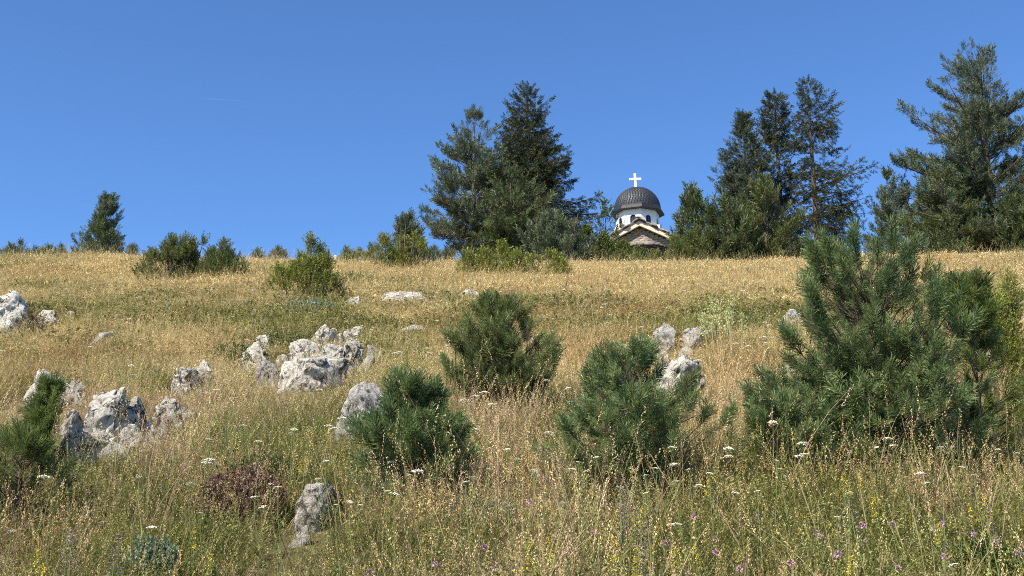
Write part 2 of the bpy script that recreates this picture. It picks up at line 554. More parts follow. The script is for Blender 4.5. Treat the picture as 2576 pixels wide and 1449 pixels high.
# ------------------------------------------------------------------ the hillside
xs = np.concatenate([np.linspace(-500, -40, 24)[:-1], np.linspace(-40, 40, 201), np.linspace(40, 500, 24)[1:]])
ys = np.concatenate([np.linspace(-300, -10, 20)[:-1], np.linspace(-10, 60, 211), np.linspace(60, 800, 60)[1:]])
GX, GY = np.meshgrid(xs, ys)
GZ = ground(GX, GY)
ny, nx = GX.shape
idx = np.arange(nx * ny).reshape(ny, nx)
Fq = np.stack([idx[:-1, :-1], idx[:-1, 1:], idx[1:, 1:], idx[1:, :-1]], -1).reshape(-1, 4)
hill = link('hillside', mesh('hillside', np.stack([GX, GY, GZ], -1).reshape(-1, 3), Fq, M_SOIL, True))
tag(hill, 'steep grassy hillside rising to the treed crest', 'hillside', kind='structure')

# ------------------------------------------------------------------ rocks
def ico(n):
    import bmesh
    bm = bmesh.new(); bmesh.ops.create_icosphere(bm, subdivisions=n, radius=1)
    V = np.array([v.co[:] for v in bm.verts]); F = np.array([[v.index for v in f.verts] for f in bm.faces]); bm.free()
    return V, F
ICO = {4: ico(4), 5: ico(5), 6: ico(6)}
FRONTS = []
ROCKS = []      # footprints: x, y, radius

def rock(X0, Y0, X1, Y1, label, mat=0, seed=0, depth=.8, sub=5, crag=1.0, tilt=0, name='limestone_rock', group='limestone rocks on the slope', sink=.35, back=0.0, flat=0):
    """box in the view (2576 grid) that the visible part of the rock fills"""
    q = on_ground((X0 + X1) / 2, Y1, .05)
    m = mpp(q.y)
    w = (X1 - X0) * m; h = (Y1 - Y0) * m
    dep = max(w, h) * depth
    # visible height on a slope seen from below
    hz = h
    r = np.random.default_rng(seed + 100)
    V, F = ICO[sub]
    U = np.sign(V) * np.abs(V) ** .72
    U /= np.abs(U).max()
    for k in range(13):
        n = r.normal(size=3); n[2] *= .8; n /= np.linalg.norm(n)
        d = r.uniform(.50, .84)
        s = U @ n
        over = np.maximum(0, s - d)
        U = U - n[None] * over[:, None] * .97
    lo, hi = U.min(0), U.max(0)
    U = (U - (lo + hi) / 2) / (hi - lo) * 2
    size = np.array((w / 2 * 1.12, dep / 2, hz * .82 + .06))
    X = U * size
    sc = max(w, h)
    Q = X / sc
    nrm = V / np.linalg.norm(V, axis=1, keepdims=True)
    warp = np.stack([fbm(Q * 3 + 7 + k, seed + k, 3) for k in range(3)], 1) - .5
    F1, F2, C = voro(Q * np.array((2.6, 2.6, 4.2)) + warp * 1.2 + seed, seed)
    ed = F2 - F1
    crack = np.clip(1 - ed / .10, 0, 1) ** 1.2 * np.clip((fbm(Q * 2.3, seed + 31, 2) - .36) * 5, 0, 1)
    f1, f2, c2 = voro(Q * np.array((7, 7, 11.)) + warp * 2.2 + seed * 3, seed + 5)
    crack2 = np.clip(1 - (f2 - f1) / .10, 0, 1) ** 1.5 * (fbm(Q * 4, seed + 3, 2) > .48)
    disp = (C - .5) * .10 * crag + (c2 - .5) * .045 * crag + (fbm(Q * 3.2, seed, 4, .5) - .5) * .15 * crag \
        + (fbm(Q * 11, seed + 2, 4, .6) - .5) * .05 * crag - crack * .10 * crag - crack2 * .03 * crag
    X = X + nrm * (disp * min(w, h, sc * .7) * 1.25)[:, None]
    a = math.radians(tilt)
    R = np.array(((math.cos(a), 0, math.sin(a)), (0, 1, 0), (-math.sin(a), 0, math.cos(a))))
    X = X @ R.T
    cr = np.clip(crack * .9 + crack2 * .7, 0, 1)
    if flat:
        X[:, 2] *= 1
    top = X[:, 2].max()
    px, py = q.x, q.y + dep * .45 + back
    # the top of the rock meets the upper edge of its box
    t = on_plane((X0 + X1) / 2, Y0, py)
    o = link(name, mesh(name, X, F, M_ROCK[mat], True, {'crack': cr}))
    o.location = (t.x, py, t.z - top)
    tag(o, label, 'rock', group)
    ROCKS.append((o.location.x, o.location.y, w / 2, dep / 2)); FRONTS.append(ROCKS[-1])
    return o

rock(-70, 735, 75, 842, 'large white craggy boulder at the left edge, broken into bands, moss on its right side', 0, 1, .7, 6, 1.1)
rock(92, 779, 150, 815, 'small pale rock just right of the mossy boulder at the left edge', 0, 2, .8, 5)
rock(140, 781, 205, 803, 'flat pale rock slab in the grass, rightmost beside the mossy boulder', 2, 3, .8, 5)
rock(92, 803, 142, 822, 'low rock lying under the small pale rock near the left edge', 2, 4, .8, 4)
rock(215, 838, 300, 865, 'flat grey rock almost sunk in tan grass, upper left meadow', 1, 5, 1, 4)
rock(70, 932, 205, 1012, 'white jagged ridge of rock behind the young pine at the left edge', 0, 6, .5, 5, 1.2, 22)
rock(215, 973, 318, 1090, 'tall blocky white boulder, highest of the left rock group', 0, 7, .8, 6, 1.0)
rock(296, 998, 370, 1085, 'white boulder with black hollows, right neighbour of the tallest left boulder', 2, 8, .8, 5, 1.1)
rock(270, 1062, 362, 1118, 'cracked white stone at the foot of the left rock group', 2, 9, .8, 5, 1.1)
rock(138, 1068, 240, 1160, 'white boulder sloping left, lowest of the left rock group', 0, 10, .8, 6, 1.0, 12)
rock(160, 1030, 208, 1078, 'small dark-shaded stone between the left young pine and the tall boulder', 1, 11, .8, 4)
rock(366, 1080, 402, 1118, 'small rounded white stone standing alone right of the left rock group', 0, 12, .8, 4, .8)
rock(252, 1112, 330, 1140, 'low pale stone half buried below the left rock group', 1, 13, .8, 4)
rock(393, 995, 485, 1068, 'mottled jagged rock right of the left rock group', 2, 14, .8, 5, 1.3)
rock(433, 925, 500, 975, 'mottled low rock left of its larger neighbour, upper left centre', 2, 15, .8, 5, 1.2)
rock(476, 903, 553, 968, 'grey white rock with a flat lit top, upper left centre', 0, 16, .8, 5, 1.0)
rock(602, 858, 680, 918, 'pale slab split by a horizontal crack, left of the central outcrop', 0, 17, .8, 5, .8, -14)
rock(640, 842, 688, 874, 'thin rock blade rising right over the cracked pale slab', 0, 18, .6, 5, 1.0, -25)
rock(648, 908, 705, 960, 'grey pointed rock with white spots left of the big central boulder', 1, 19, .8, 5, .8)
rock(716, 893, 872, 975, 'broad grey white boulder, biggest of the central outcrop', 0, 20, .7, 6, .75)
rock(798, 865, 864, 915, 'rounded white stone resting on the broad central boulder', 0, 21, .8, 5, .7, 12)
rock(735, 853, 806, 898, 'white stone with a long black crack, left in the central outcrop', 0, 22, .8, 5, .9, -8)
rock(782, 813, 840, 852, 'bright white stone at the top of the central outcrop', 0, 23, .8, 5, .8)
rock(838, 838, 866, 860, 'small rock between the topmost white stone and the lichened one', 2, 24, .8, 4)
rock(862, 822, 925, 862, 'yellow lichened pale rock at the upper right of the central outcrop', 0, 25, .7, 5, 1.2, 22)
rock(864, 850, 925, 912, 'deeply pitted white rock at the right of the central outcrop', 2, 26, .8, 5, 1.3)
rock(890, 893, 940, 938, 'smooth rounded grey stone, lowest right of the central outcrop', 1, 27, .8, 5, .6)
rock(926, 868, 970, 898, 'small brownish grey rock just right of the central outcrop', 1, 28, .8, 4)
rock(860, 958, 1000, 1085, 'big grey boulder with white lichen patches left of the low young pine', 1, 29, .8, 6, 1.0, 14)
rock(738, 1212, 834, 1318, 'mottled grey rock leaning in the grass at the bottom, under the low young pine', 2, 30, .9, 5, .8, 14)
rock(735, 1320, 782, 1352, 'low grey stone beneath the leaning bottom rock', 1, 31, .8, 4)
rock(968, 733, 1082, 762, 'long low pale rock in dry grass below the crest, left of the flat grey one', 0, 32, .8, 5)
rock(1145, 730, 1250, 758, 'flat grey rock below the crest beside the top of the middle young pine', 2, 33, .8, 5)
rock(878, 745, 918, 775, 'whitish stone with grey herbs right below the yellow juniper', 0, 34, .8, 4)
rock(1000, 815, 1068, 832, 'flat sunken stone in brown grass left of the middle young pine', 0, 35, .8, 4, .7)
rock(1632, 812, 1688, 880, 'grey pointed rock behind the right young pine, left of its pair', 1, 36, .7, 5, 1.2, 20)
rock(1712, 820, 1762, 870, 'grey rock slanting down to the right, right of the pointed rock', 1, 37, .8, 5, .9, 30)
rock(1615, 897, 1745, 1010, 'white ridged rock showing over the right shoulder of the wide young pine', 0, 38, .7, 6, 1.0, 18)
rock(1950, 780, 2010, 815, 'pale rock in tan grass left of the large right young pine', 0, 39, .8, 5, 1.0, 8)
rock(2022, 775, 2062, 805, 'pale rock half hidden by the left edge of the large right young pine', 0, 40, .8, 4)
rock(1945, 918, 2005, 942, 'low pinkish stone left of the large right young pine', 1, 41, .8, 4)
rock(2440, 860, 2510, 905, 'white rock glimpsed between the right young pines', 0, 42, .8, 5)
rock(1085, 965, 1120, 990, 'small whitish stone below the middle young pine, left', 0, 43, .8, 4)
rock(1180, 865, 1240, 915, 'grey rock seen through the left side of the middle young pine', 1, 44, .8, 4, 1, 0, back=.5)
rock(838, 642, 852, 662, 'small pale upright stone on the crest right of the yellow juniper', 0, 45, .8, 4)
rock(1310, 850, 1360, 880, 'small pale rock glimpsed behind the right side of the middle young pine', 0, 46, .8, 4, back=.5)

ORD = ['leftmost', 'second from left', 'third from left', 'fourth from left', 'fifth from left', 'sixth from left', 'seventh from left', 'eighth from left', 'ninth from left', 'tenth from left', 'eleventh from left', 'twelfth from left', 'thirteenth from left', 'fourteenth from left', 'fifteenth from left', 'sixteenth from left', 'seventeenth from left', 'eighteenth from left']
def ordinals(pts, zones, noun):
    """a label for each point: its order from the left within the place it stands in"""
    zn = [next(z for x1, z in zones if X < x1) for X, Y in pts]
    out = []
    for i, (X, Y) in enumerate(pts):
        same = sorted([(p[0], k) for k, p in enumerate(pts) if zn[k] == zn[i]])
        n = [k for _, k in same].index(i)
        out.append(('%s of the %s %s' % (ORD[n], noun, zn[i])) if len(same) > 1 else 'the only %s %s' % (re.sub('s$', '', noun), zn[i]))
    return out
rf = random.Random(77)
FPT = [(846, 905), (880, 925), (712, 900), (760, 905), (812, 862), (905, 870), (700, 930), (880, 868), (925, 905), (618, 925), (250, 1090), (235, 1120), (375, 1070), (330, 1100), (455, 975), (500, 985), (410, 1080), (205, 1090), (1010, 755), (1190, 765), (1725, 880), (1660, 890), (120, 825), (180, 812)]
FRAG = ordinals(FPT, [(200, 'beside the mossy boulder'), (420, 'in the left rock group'), (600, 'by the low mottled rocks'), (950, 'in the central outcrop'), (1400, 'near the flat crest rocks'), (2600, 'by the pointed grey rock')], 'small rock fragments')
for k, (X, Y) in enumerate(FPT):
    w_ = rf.uniform(18, 42); h_ = w_ * rf.uniform(.4, .75)
    rock(X - w_ / 2, Y - h_ / 2, X + w_ / 2, Y + h_ / 2, FRAG[k], rf.choice((0, 0, 1, 2)), 300 + k, .8, 4, 1, name='limestone_fragment', group='small limestone fragments around the boulders')

# moss on the boulder at the left edge
def clump(name, X, Y, w, h, mat, tm, shoot, n, label, cat, seed, up=.0, flat=.6, out=.5, kind=None, group=None, dist=None, upw=.9):
    """rounded mass of leafy stems at a point in the view"""
    b = on_ground(X, Y, up) if dist is None else on_plane(X, Y, dist)
    m = mpp(b.y)
    if dist is not None: b.z = gz(b.x, b.y)
    r = random.Random(seed)
    P, D, S = [], [], []
    st = MB()
    for k in range(n):
        a = r.random() * 6.283; q = math.sqrt(r.random())
        x = math.cos(a) * q * w * m / 2; y = math.sin(a) * q * w * m / 2 * flat
        hh = h * m * math.sqrt(max(0, 1 - q * q * .8)) * r.uniform(.35, 1)
        P.append((x, y, hh - shoot * .5)); D.append((math.cos(a) * out * q + r.gauss(0, .3), math.sin(a) * out * q + r.gauss(0, .3), upw + r.gauss(0, .3)))
        S.append(shoot * r.uniform(.6, 1.3))
        if k % 6 == 0: st.tube([(x * .5, y * .5, -.05), (x, y, hh - shoot * .4)], [.004, .002], 3)
    P = np.array(P)
    P[:, 2] += ground(P[:, 0] + b.x, P[:, 1] + b.y) - b.z
    V, F, T, W = grow(P, D, S, tm, seed)
    root = empty(name, b, label, cat, group)
    link('leaves', mesh('leaves', V, F, mat, attrs={'tint': T, 'wood': W}), root)
    st.obj('stems', M_STEM, root)
    return root

M_STEM = plain('dry_stem', (.34, .27, .13), .8, .2)
M_GREENSTEM = plain('green_stem', (.16, .2, .06), .8, .2)
M_MOSS = needle_mat('brown_yellow_moss', (.05, .028, .01), (.10, .055, .018), (.26, .19, .05), (.05, .03, .02), .1)
M_DRYHERB = needle_mat('dried_brown_herb', (.06, .032, .022), (.16, .085, .055), (.36, .25, .17), (.12, .07, .04), .15)
M_GREYHERB = needle_mat('grey_green_herb', (.10, .14, .08), (.22, .28, .17), (.38, .44, .30), (.2, .2, .12), .25)
M_PALEHERB = needle_mat('pale_yellow_green_spikes', (.40, .42, .16), (.62, .63, .28), (.76, .76, .42), (.36, .30, .15), .3)
M_OLIVE = needle_mat('olive_meadow_herb', (.05, .075, .015), (.095, .13, .03), (.17, .21, .06), (.15, .14, .06), .3)

q = on_ground(75, 842, .1)
r = random.Random(5)
P = [(r.gauss(0, .14) + .05, r.uniform(-.2, .1), 0) for k in range(700)]
P = [(x, y, max(0, .42 - abs(x) * 1.1) * r.random() + .02) for x, y, z in P]
V, F, T, W = grow(P, [(r.gauss(0, .6), -1 + r.gauss(0, .5), r.gauss(.1, .6)) for _ in P], [.05 * r.uniform(.5, 1.3) for _ in P], SH_JUN, 3)
mo = link('moss_cushion', mesh('moss_cushion', V, F, M_MOSS, attrs={'tint': T, 'wood': W}), None, (on_plane(78, 800, q.y).x, q.y + .05, q.z + .04))
tag(mo, 'brown and yellow moss hanging over the right side of the left edge boulder', 'moss')
# ------------------------------------------------------------------ chapel
M_WHITE = plain('white_render', (.80, .78, .73), .8, .05, 3, 0)
M_CREAM = plain('cream_plaster_soffit', (.68, .58, .43), .85, .12, 5, .2)
M_TILE = plain('black_metal_tile', (.032, .033, .038), .5, .35, 30, .1, .5)
M_TILEBASE = plain('dome_underlay', (.008, .008, .009), .7, .2, 6)
M_FASCIA = plain('dark_metal_fascia', (.022, .021, .023), .45, .2, 5, .0, .5)
M_SLAB = plain('grey_brown_stone_slab', (.24, .20, .16), .9, .45, 5, .7)
M_SLABL = plain('pale_stone_slab', (.36, .30, .23), .9, .4, 5, .7)
M_STONE = plain('tan_wall_stone', (.36, .29, .19), .9, .35, 8, .6)
M_MORTAR = plain('wall_mortar', (.22, .18, .125), .95, .2, 10, .4)
M_BEAM = plain('brown_timber', (.13, .075, .05), .7, .3, 9, .3)
M_REDWALL = plain('dark_red_brown_wall', (.10, .05, .04), .8, .3, 4, .3)
M_GLASS = plain('dark_window_glass', (.03, .035, .04), .08, .2, 3, 0, .8)
M_FRAME = plain('dark_window_frame', (.035, .03, .028), .5, .2, 4)
M_CROSS = plain('white_painted_metal', (.86, .86, .84), .5, .03, 4)

def zpt(zx, zy, y):
    """a point of the enlarged view of the chapel, at forward distance y"""
    return on_plane((2300 + zx / 3.294) / 1.5505, (640 + zy / 3.294) / 1.5505, y)
CY = 70.0
U = (zpt(1000, 500, CY).x - zpt(0, 500, CY).x) / 1000      # metres per unit of that view
ax = zpt(610, 500, CY).x
chapel = empty('chapel', (ax, CY, gz(ax, CY)), 'small white and stone chapel with a black tiled dome behind the crest bushes', 'chapel')
O = Vector(chapel.location)
def L(p): return Vector(p) - O
def zz(zy, y): return zpt(610, zy, y).z - O.z
R3 = U
# dome
RD = 297 * U
zd = zz(600, CY)             # spring of the dome
HD = RD * 1.03
def dome_pt(a, ph, r=1.0):
    return Vector((math.cos(a) * math.cos(ph) * RD * r, math.sin(a) * math.cos(ph) * RD * r, zd + math.sin(ph) * HD * r))
mb = MB(); nseg, nr = 64, 16
for i in range(nr + 1):
    for j in range(nseg):
        mb.v.append(tuple(dome_pt(j * 2 * math.pi / nseg, math.radians(-9 + 98.8 * i / nr), .985)))
for i in range(nr):
    for j in range(nseg):
        a = i * nseg + j; b_ = i * nseg + (j + 1) % nseg
        mb.f.append([a, b_, b_ + nseg, a + nseg])
dome = mb.obj('dome', M_TILEBASE, chapel, True)
# one scale: a pointed hexagonal tile with a raised middle, unit width and unit height
tv = [(-.5, .55, 0), (.5, .55, 0), (.5, -.1, .02), (.0, -.62, .05), (-.5, -.1, .02)]
ti = [(x * .62, y * .68 - .02, .16) for x, y, z in tv]
tile_V = [(x, y, z + .03) for x, y, z in tv] + ti + [(x, y, z - .10) for x, y, z in tv]
tile_F = [[5, 9, 8, 7, 6]] + [[i, 5 + i, 5 + (i + 1) % 5, (i + 1) % 5] for i in range(5)] + [[10 + i, i, (i + 1) % 5, 10 + (i + 1) % 5] for i in range(5)]
tile_me = mesh('tile', tile_V, tile_F, M_TILE)
back = MB()
rows = 17
tiles_front = 0
cand = []
rr_ = random.Random(4)
for i in range(rows):
    ph = math.radians(-4 + 91 * (i + .3) / rows)
    n = max(5, int(round(2 * math.pi * RD * math.cos(ph) / .185)))
    w = 2 * math.pi * RD * math.cos(ph) / n * .91
    for j in range(n):
        a = (j + .5 * (i % 2)) * 2 * math.pi / n + .05
        nrm = Vector((math.cos(a) * math.cos(ph), math.sin(a) * math.cos(ph), math.sin(ph)))
        e = Vector((-math.sin(a), math.cos(a), 0)); up = nrm.cross(e)
        tiltn = (nrm + up * rr_.uniform(.03, .10) * -1).normalized(); up = tiltn.cross(e)
        hgt = 91 / rows * math.pi / 180 * RD * 1.14
        M = Matrix((e * w, up * hgt, tiltn * .13)).transposed().to_4x4()
        M.translation = dome_pt(a, ph, 1.0)
        cand.append((-nrm.y + .3 * 0, M))
cand.sort(key=lambda c: -c[0])
for k, (s, M) in enumerate(cand):
    if k < 297:
        o = link('tile', tile_me, dome); o.matrix_local = M
    else:
        back.add([M @ Vector(v) for v in tile_V], tile_F)
tag(back.obj('tiles_behind', M_TILE, dome), kind='stuff')
# octagonal eave: sloping fascia, lip and soffit
zr0 = zd - .02; zr1 = zz(650, CY)
a0 = math.radians(-90 + 3)
def octo(R, z, k=8, off=0.0): return [Vector((R * math.cos(a0 + off + i * math.pi * 2 / k), R * math.sin(a0 + off + i * math.pi * 2 / k), z)) for i in range(k)]
RB = 355 * U
for i in range(8):
    j = (i + 1) % 8
    A, B, Cc, Dd = octo(RD * 1.055, zr0 + .10), octo(RB * .93, zr0 - .02), octo(RB, zr1), octo(RB * .97, zr1 - .03)
    E, Fo = octo(1.40, zr1 - .01), octo(RD * .9, zr0 + .12)
    mbf = MB()
    ring = [A, B, Cc, Dd, E]
    for q in range(4):
        mbf.add([ring[q][i], ring[q][j], ring[q + 1][j], ring[q + 1][i]], [[3, 2, 1, 0]])
    mbf.add([Fo[i], Fo[j], A[j], A[i]], [[3, 2, 1, 0]])
    mbf.obj('fascia', M_FASCIA, dome)
    # standing seams of the sheet metal
    sm = MB()
    for q in range(1, 4):
        f = q / 4
        p0 = B[i].lerp(B[j], f); p1 = Cc[i].lerp(Cc[j], f)
        d = (B[j] - B[i]).normalized(); nn = Vector((p0.x, p0.y, 0)).normalized()
        sm.prism([p0 - d * .012, p0 + d * .012, p1 + d * .012, p1 - d * .012], nn * .012)
    sm.obj('seam', M_FASCIA, dome)
# drum with arched windows
RDR = 1.40
zb = zz(860, CY); zt = zr1 - .012
drum = MB(); pts0, pts1 = octo(RDR, zb), octo(RDR, zt)
zw0 = zz(770, CY - RDR); zw1 = zz(672, CY - RDR)
hw = 37 * U
def arch(n=9, w=hw, g=0.0):
    return [(-w - g, zw0 - g), (w + g, zw0 - g)] + [((w + g) * math.cos(math.pi * k / (n - 1)), zw1 + (w + g) * math.sin(math.pi * k / (n - 1))) for k in range(n)]
for i in range(8):
    j = (i + 1) % 8
    p, q = pts0[i], pts0[j]
    d = (q - p); Lw = d.length; d.normalize(); nn = Vector((d.y, -d.x, 0))
    if nn.dot(p) < 0: nn = -nn
    mid = (p + q) / 2; mid.z = 0
    def P3(s, z, o=0): return mid + d * s + nn * o + Vector((0, 0, z))
    ar = arch()
    # wall face around the opening: fan of quads between outer rectangle and arch outline
    outer = []
    for (s, z) in ar:
        if z <= zw0 + 1e-6: outer.append((math.copysign(Lw / 2, s), zb))
        else:
            t = (z - zw1) / hw if hw else 0
            cs = s / hw
            if abs(cs) > t * .999: outer.append((math.copysign(Lw / 2, s), min(zt, zw1 + (zt - zw1) * t / max(abs(cs), 1e-3))))
            else: outer.append((Lw / 2 * cs / max(t, 1e-3), zt))
    n = len(ar)
    V_ = [P3(s, z) for s, z in outer] + [P3(s, z) for s, z in ar] + [P3(s, z, -.12) for s, z in ar]
    F_ = []
    for k in range(n):
        l = (k + 1) % n
        F_ += [[k, l, n + l, n + k], [n + k, n + l, 2 * n + l, 2 * n + k]]
    drum.add(V_, F_)
    # corner fill above the arch where the fan skips the corner
    for sgn in (1, -1):
        ks = [k for k in range(2, n)]
        up_ = [k for k in ks if abs(outer[k][1] - zt) < 1e-6 and outer[k][0] * sgn > 0]
        sd_ = [k for k in ks if abs(abs(outer[k][0]) - Lw / 2) < 1e-6 and outer[k][0] * sgn > 0 and outer[k][1] < zt - 1e-6]
        if up_ and sd_:
            ku = max(up_, key=lambda k: abs(outer[k][0])); ks_ = max(sd_, key=lambda k: outer[k][1])
            drum.add([P3(*outer[ku]), P3(sgn * Lw / 2, zt), P3(*outer[ks_])], [[0, 1, 2]])
    wmb = MB(); arf = arch(g=.0); ari = arch(w=hw - .035)
    ari = [(s, z + (.035 if k < 2 else 0)) for k, (s, z) in enumerate(ari)]
    wmb.add([P3(s, z, -.05) for s, z in arf] + [P3(s, z, -.05) for s, z in ari] + [P3(s, z, -.10) for s, z in ari],
            [[k, (k + 1) % n, n + (k + 1) % n, n + k] for k in range(n)] + [[n + k, n + (k + 1) % n, 2 * n + (k + 1) % n, 2 * n + k] for k in range(n)])
    wmb.prism([P3(-.012, zw0, -.06), P3(.012, zw0, -.06), P3(.012, zw1 + hw * .95, -.06), P3(-.012, zw1 + hw * .95, -.06)], nn * -.03)
    wo = wmb.obj('window', M_FRAME, chapel)
    g = MB(); g.add([P3(s, z, -.095) for s, z in arch(w=hw - .01)], [list(range(n))]); g.obj('pane', M_GLASS, wo)
drum.obj('drum', M_WHITE, chapel)
# white plinth blocks at the drum's foot
pb = MB()
for zx, zy in ((890, 800), (345, 835)):
    p = L(zpt(zx, zy, CY + .1)); pb.box((p.x, p.y, p.z - .12), (.26, .5, .34), .1)
pb.box((0, 0, zb - .2), (2.5, 2.5, .5), 0)
pb.obj('plinth', M_WHITE, chapel)
# cross
zc0 = dome_pt(0, math.pi / 2).z - .03
zc1 = zz(122, CY)
cx = -.06; tx = .0
cr = MB()
cw = 29 * U
Mt = Matrix.Rotation(math.radians(-2.5), 3, 'Y')
def cbox(x, z, w, h):
    c = Vector((cx, 0, zc0)) + Mt @ Vector((x, 0, z - zc0)); cr.box(c, (w, .09, h), 0, Mt)
za = zz(193, CY)
cbox(0, (zc0 + za - cw / 2) / 2, cw, za - cw / 2 - zc0)
cbox(0, za, 154 * U, cw)
cbox(0, (zc1 + za + cw / 2) / 2, cw, zc1 - za - cw / 2)
cr.box((cx + .02, 0, zc0 + .04), (.24, .24, .10))
cro = cr.obj('cross', M_CROSS, chapel)

# nave: gable end towards the viewer, turned a little
TH = math.radians(-9)
GYo = -2.35                                  # gable plane in front of the drum axis
gx = zpt(636, 690, CY + GYo).x - O.x
fr = Matrix.Rotation(TH, 3, 'Z')
def G(x, y, z): return Vector((gx, GYo, 0)) + fr @ Vector((x, y, 0)) + Vector((0, 0, z))
yg = CY + GYo
zA = zz(700, yg)                             # apex of the verge
half = 545 * U; drop = 285 * U / .95
sl = drop / half
nave = MB(); wlh = 2.25
ze = zA - .30 - sl * wlh
LEN = 6.4
# side and back walls, ground to eaves, and the mortar backing of the gable
bx = [(-wlh, .59), (wlh, .59), (wlh, LEN), (-wlh, LEN)]
nave.prism([G(x, y, -1.0) for x, y in bx], (0, 0, ze + 1.0))
nave.prism([G(-wlh, .62, ze), G(wlh, .62, ze), G(0, .62, zA - .30)], fr @ Vector((0, LEN - .75, 0)))
nave.obj('wall', M_MORTAR, chapel)
# gable stones laid in courses
rs = random.Random(12)
z = ze - .6; ch = .15; row = 0
ns = 0
while z < zA - .42:
    hw_ = min(wlh, (zA - .30 - z - ch) / sl) - .03
    x = -hw_
    while x < hw_ - .06:
        w = min(rs.uniform(.2, .42), hw_ - x)
        m_ = MB(); h_ = ch * rs.uniform(.84, .94); pr = rs.uniform(.03, .06)
        m_.box((0, 0, 0), (w - .018, .10, h_))
        c = G(x + w / 2, .62 - pr, z + ch / 2)
        if hw_ > .1 and ns < 290:
            o = m_.obj('stone', M_STONE if rs.random() < .7 else M_SLABL, chapel, False, c); o.rotation_euler = (0, 0, TH); ns += 1
        x += w
    z += ch
# cream soffit boards and the dark verge along both slopes
for s in (-1, 1):
    def V2(x, z): return G(s * x, 0, z)
    t0 = .0; tk = .30
    pf = [(0, zA - .14), (half, zA - .14 - sl * half), (half, zA - .14 - sl * half - .10), (half - .35, zA - .24 - sl * (half - .35) - .10), (0, zA - .14 - tk)]
    pf = [(x, 0, z) for x, z in pf]
    c = MB(); c.prism([G(s * x, -.0, z) for x, _, z in pf], fr @ Vector((0, .22, 0)))
    c.obj('bargeboard', M_CREAM, chapel)
    dk = MB(); dk.prism([G(s * x, -.05, z) for x, z in ((0, zA - .05), (half + .06, zA - .05 - sl * (half + .06)), (half + .06, zA - .13 - sl * (half + .06)), (0, zA - .138))], fr @ Vector((0, LEN + .1, 0)))
    dk.obj('roof_deck', M_BEAM, chapel)
# stone slabs
def slab_mesh(k):
    r_ = np.random.default_rng(k)
    n = 7
    pts = []
    for q in range(n):
        a = 2 * math.pi * q / n + r_.uniform(-.2, .2)
        c_, s_ = math.cos(a), math.sin(a)
        m_ = max(abs(c_), abs(s_)); pts.append((c_ / m_ * r_.uniform(.46, .56), s_ / m_ * r_.uniform(.46, .56)))
    V_ = [(x, y, .5) for x, y in pts] + [(x * 1.03, y * 1.03, -.5) for x, y in pts]
    F_ = [list(range(n)), list(range(n, 2 * n))[::-1]] + [[i, n + i, n + (i + 1) % n, (i + 1) % n] for i in range(n)]
    return V_, F_
slabs = [mesh('roof_slab', *slab_mesh(k), M_SLAB if k % 3 else M_SLABL) for k in range(6)]
cnt = 0
ang = math.atan(sl)
for s in (-1, 1):
    Ls = half / math.cos(ang) + .1
    rowsn = 8; cols = 13
    for i in range(rowsn):
        for j in range(cols):
            d = (i + .5) / rowsn * Ls
            x = s * d * math.cos(ang); y = -.12 + (j + .5 * (i % 2)) * .52 + rs.uniform(-.05, .05)
            zt_ = zA - .03 - sl * abs(x) + .03
            if abs(x) < 1.5 and abs(y - 2.35) < 1.3: continue
            o = link('roof_slab', slabs[rs.randrange(6)], chapel, G(x, y + .2, zt_))
            o.rotation_euler = Euler((rs.uniform(-.04, .04), s * (ang - .08) + rs.uniform(-.05, .05), TH + rs.uniform(-.06, .06)))
            o.scale = (Ls / rowsn * rs.uniform(1.2, 1.5), .56 * rs.uniform(.95, 1.15), rs.uniform(.05, .085)); cnt += 1
# ridge slabs
for j in range(3):
    o = link('roof_slab', slabs[j], chapel, G(-.03 + .05 * j, -.02 + j * .45, zA + .05)); o.scale = (.34, .5, .06); o.rotation_euler = (0, .1, TH); cnt += 1

# apse: half octagon with a half-cone slab roof
apx = zpt(690, 900, yg).x - O.x; ya = GYo
RA = 330 * U; ze_a = zz(1022, yg - RA * .9)
zap = zz(905, yg)
na = 5
def AP(k, R, z, f=0.0):
    a = math.pi + math.pi * (k + f) / na
    return Vector((apx + R * math.cos(a), ya + .3 + R * math.sin(a), z))
core = MB()
for k in range(na):
    core.add([AP(k, RA * .98, ze_a - .04), AP(k + 1, RA * .98, ze_a - .04), Vector((apx, ya + .3, zap - .05))], [[0, 1, 2]])
    core.add([AP(k, RA * .98, ze_a - .04), AP(k + 1, RA * .98, ze_a - .04), AP(k + 1, RA * .98, ze_a - .10), AP(k, RA * .98, ze_a - .10)], [[0, 1, 2, 3]])
core.obj('apse_roof_deck', M_BEAM, chapel)
bm_ = MB(); wm_ = MB()
for k in range(na):
    a, b_ = AP(k, RA * .84, ze_a - .32), AP(k + 1, RA * .84, ze_a - .32)
    n_ = ((a + b_) / 2 - Vector((apx, ya + .3, (a.z)))).normalized()
    bm_.prism([a, b_, b_ + Vector((0, 0, .20)), a + Vector((0, 0, .20))], n_ * .10)
    bm_.prism([AP(k, RA * .80, ze_a - .12), AP(k + 1, RA * .80, ze_a - .12), AP(k + 1, RA * .97, ze_a - .12), AP(k, RA * .97, ze_a - .12)], (0, 0, .03))
    a, b_ = AP(k, RA * .78, -1.0), AP(k + 1, RA * .78, -1.0)
    wm_.add([a, b_, AP(k + 1, RA * .78, ze_a - .12), AP(k, RA * .78, ze_a - .12)], [[0, 1, 2, 3]])
bm_.obj('eaves_beam', M_BEAM, chapel); wm_.obj('apse_wall', M_REDWALL, chapel)
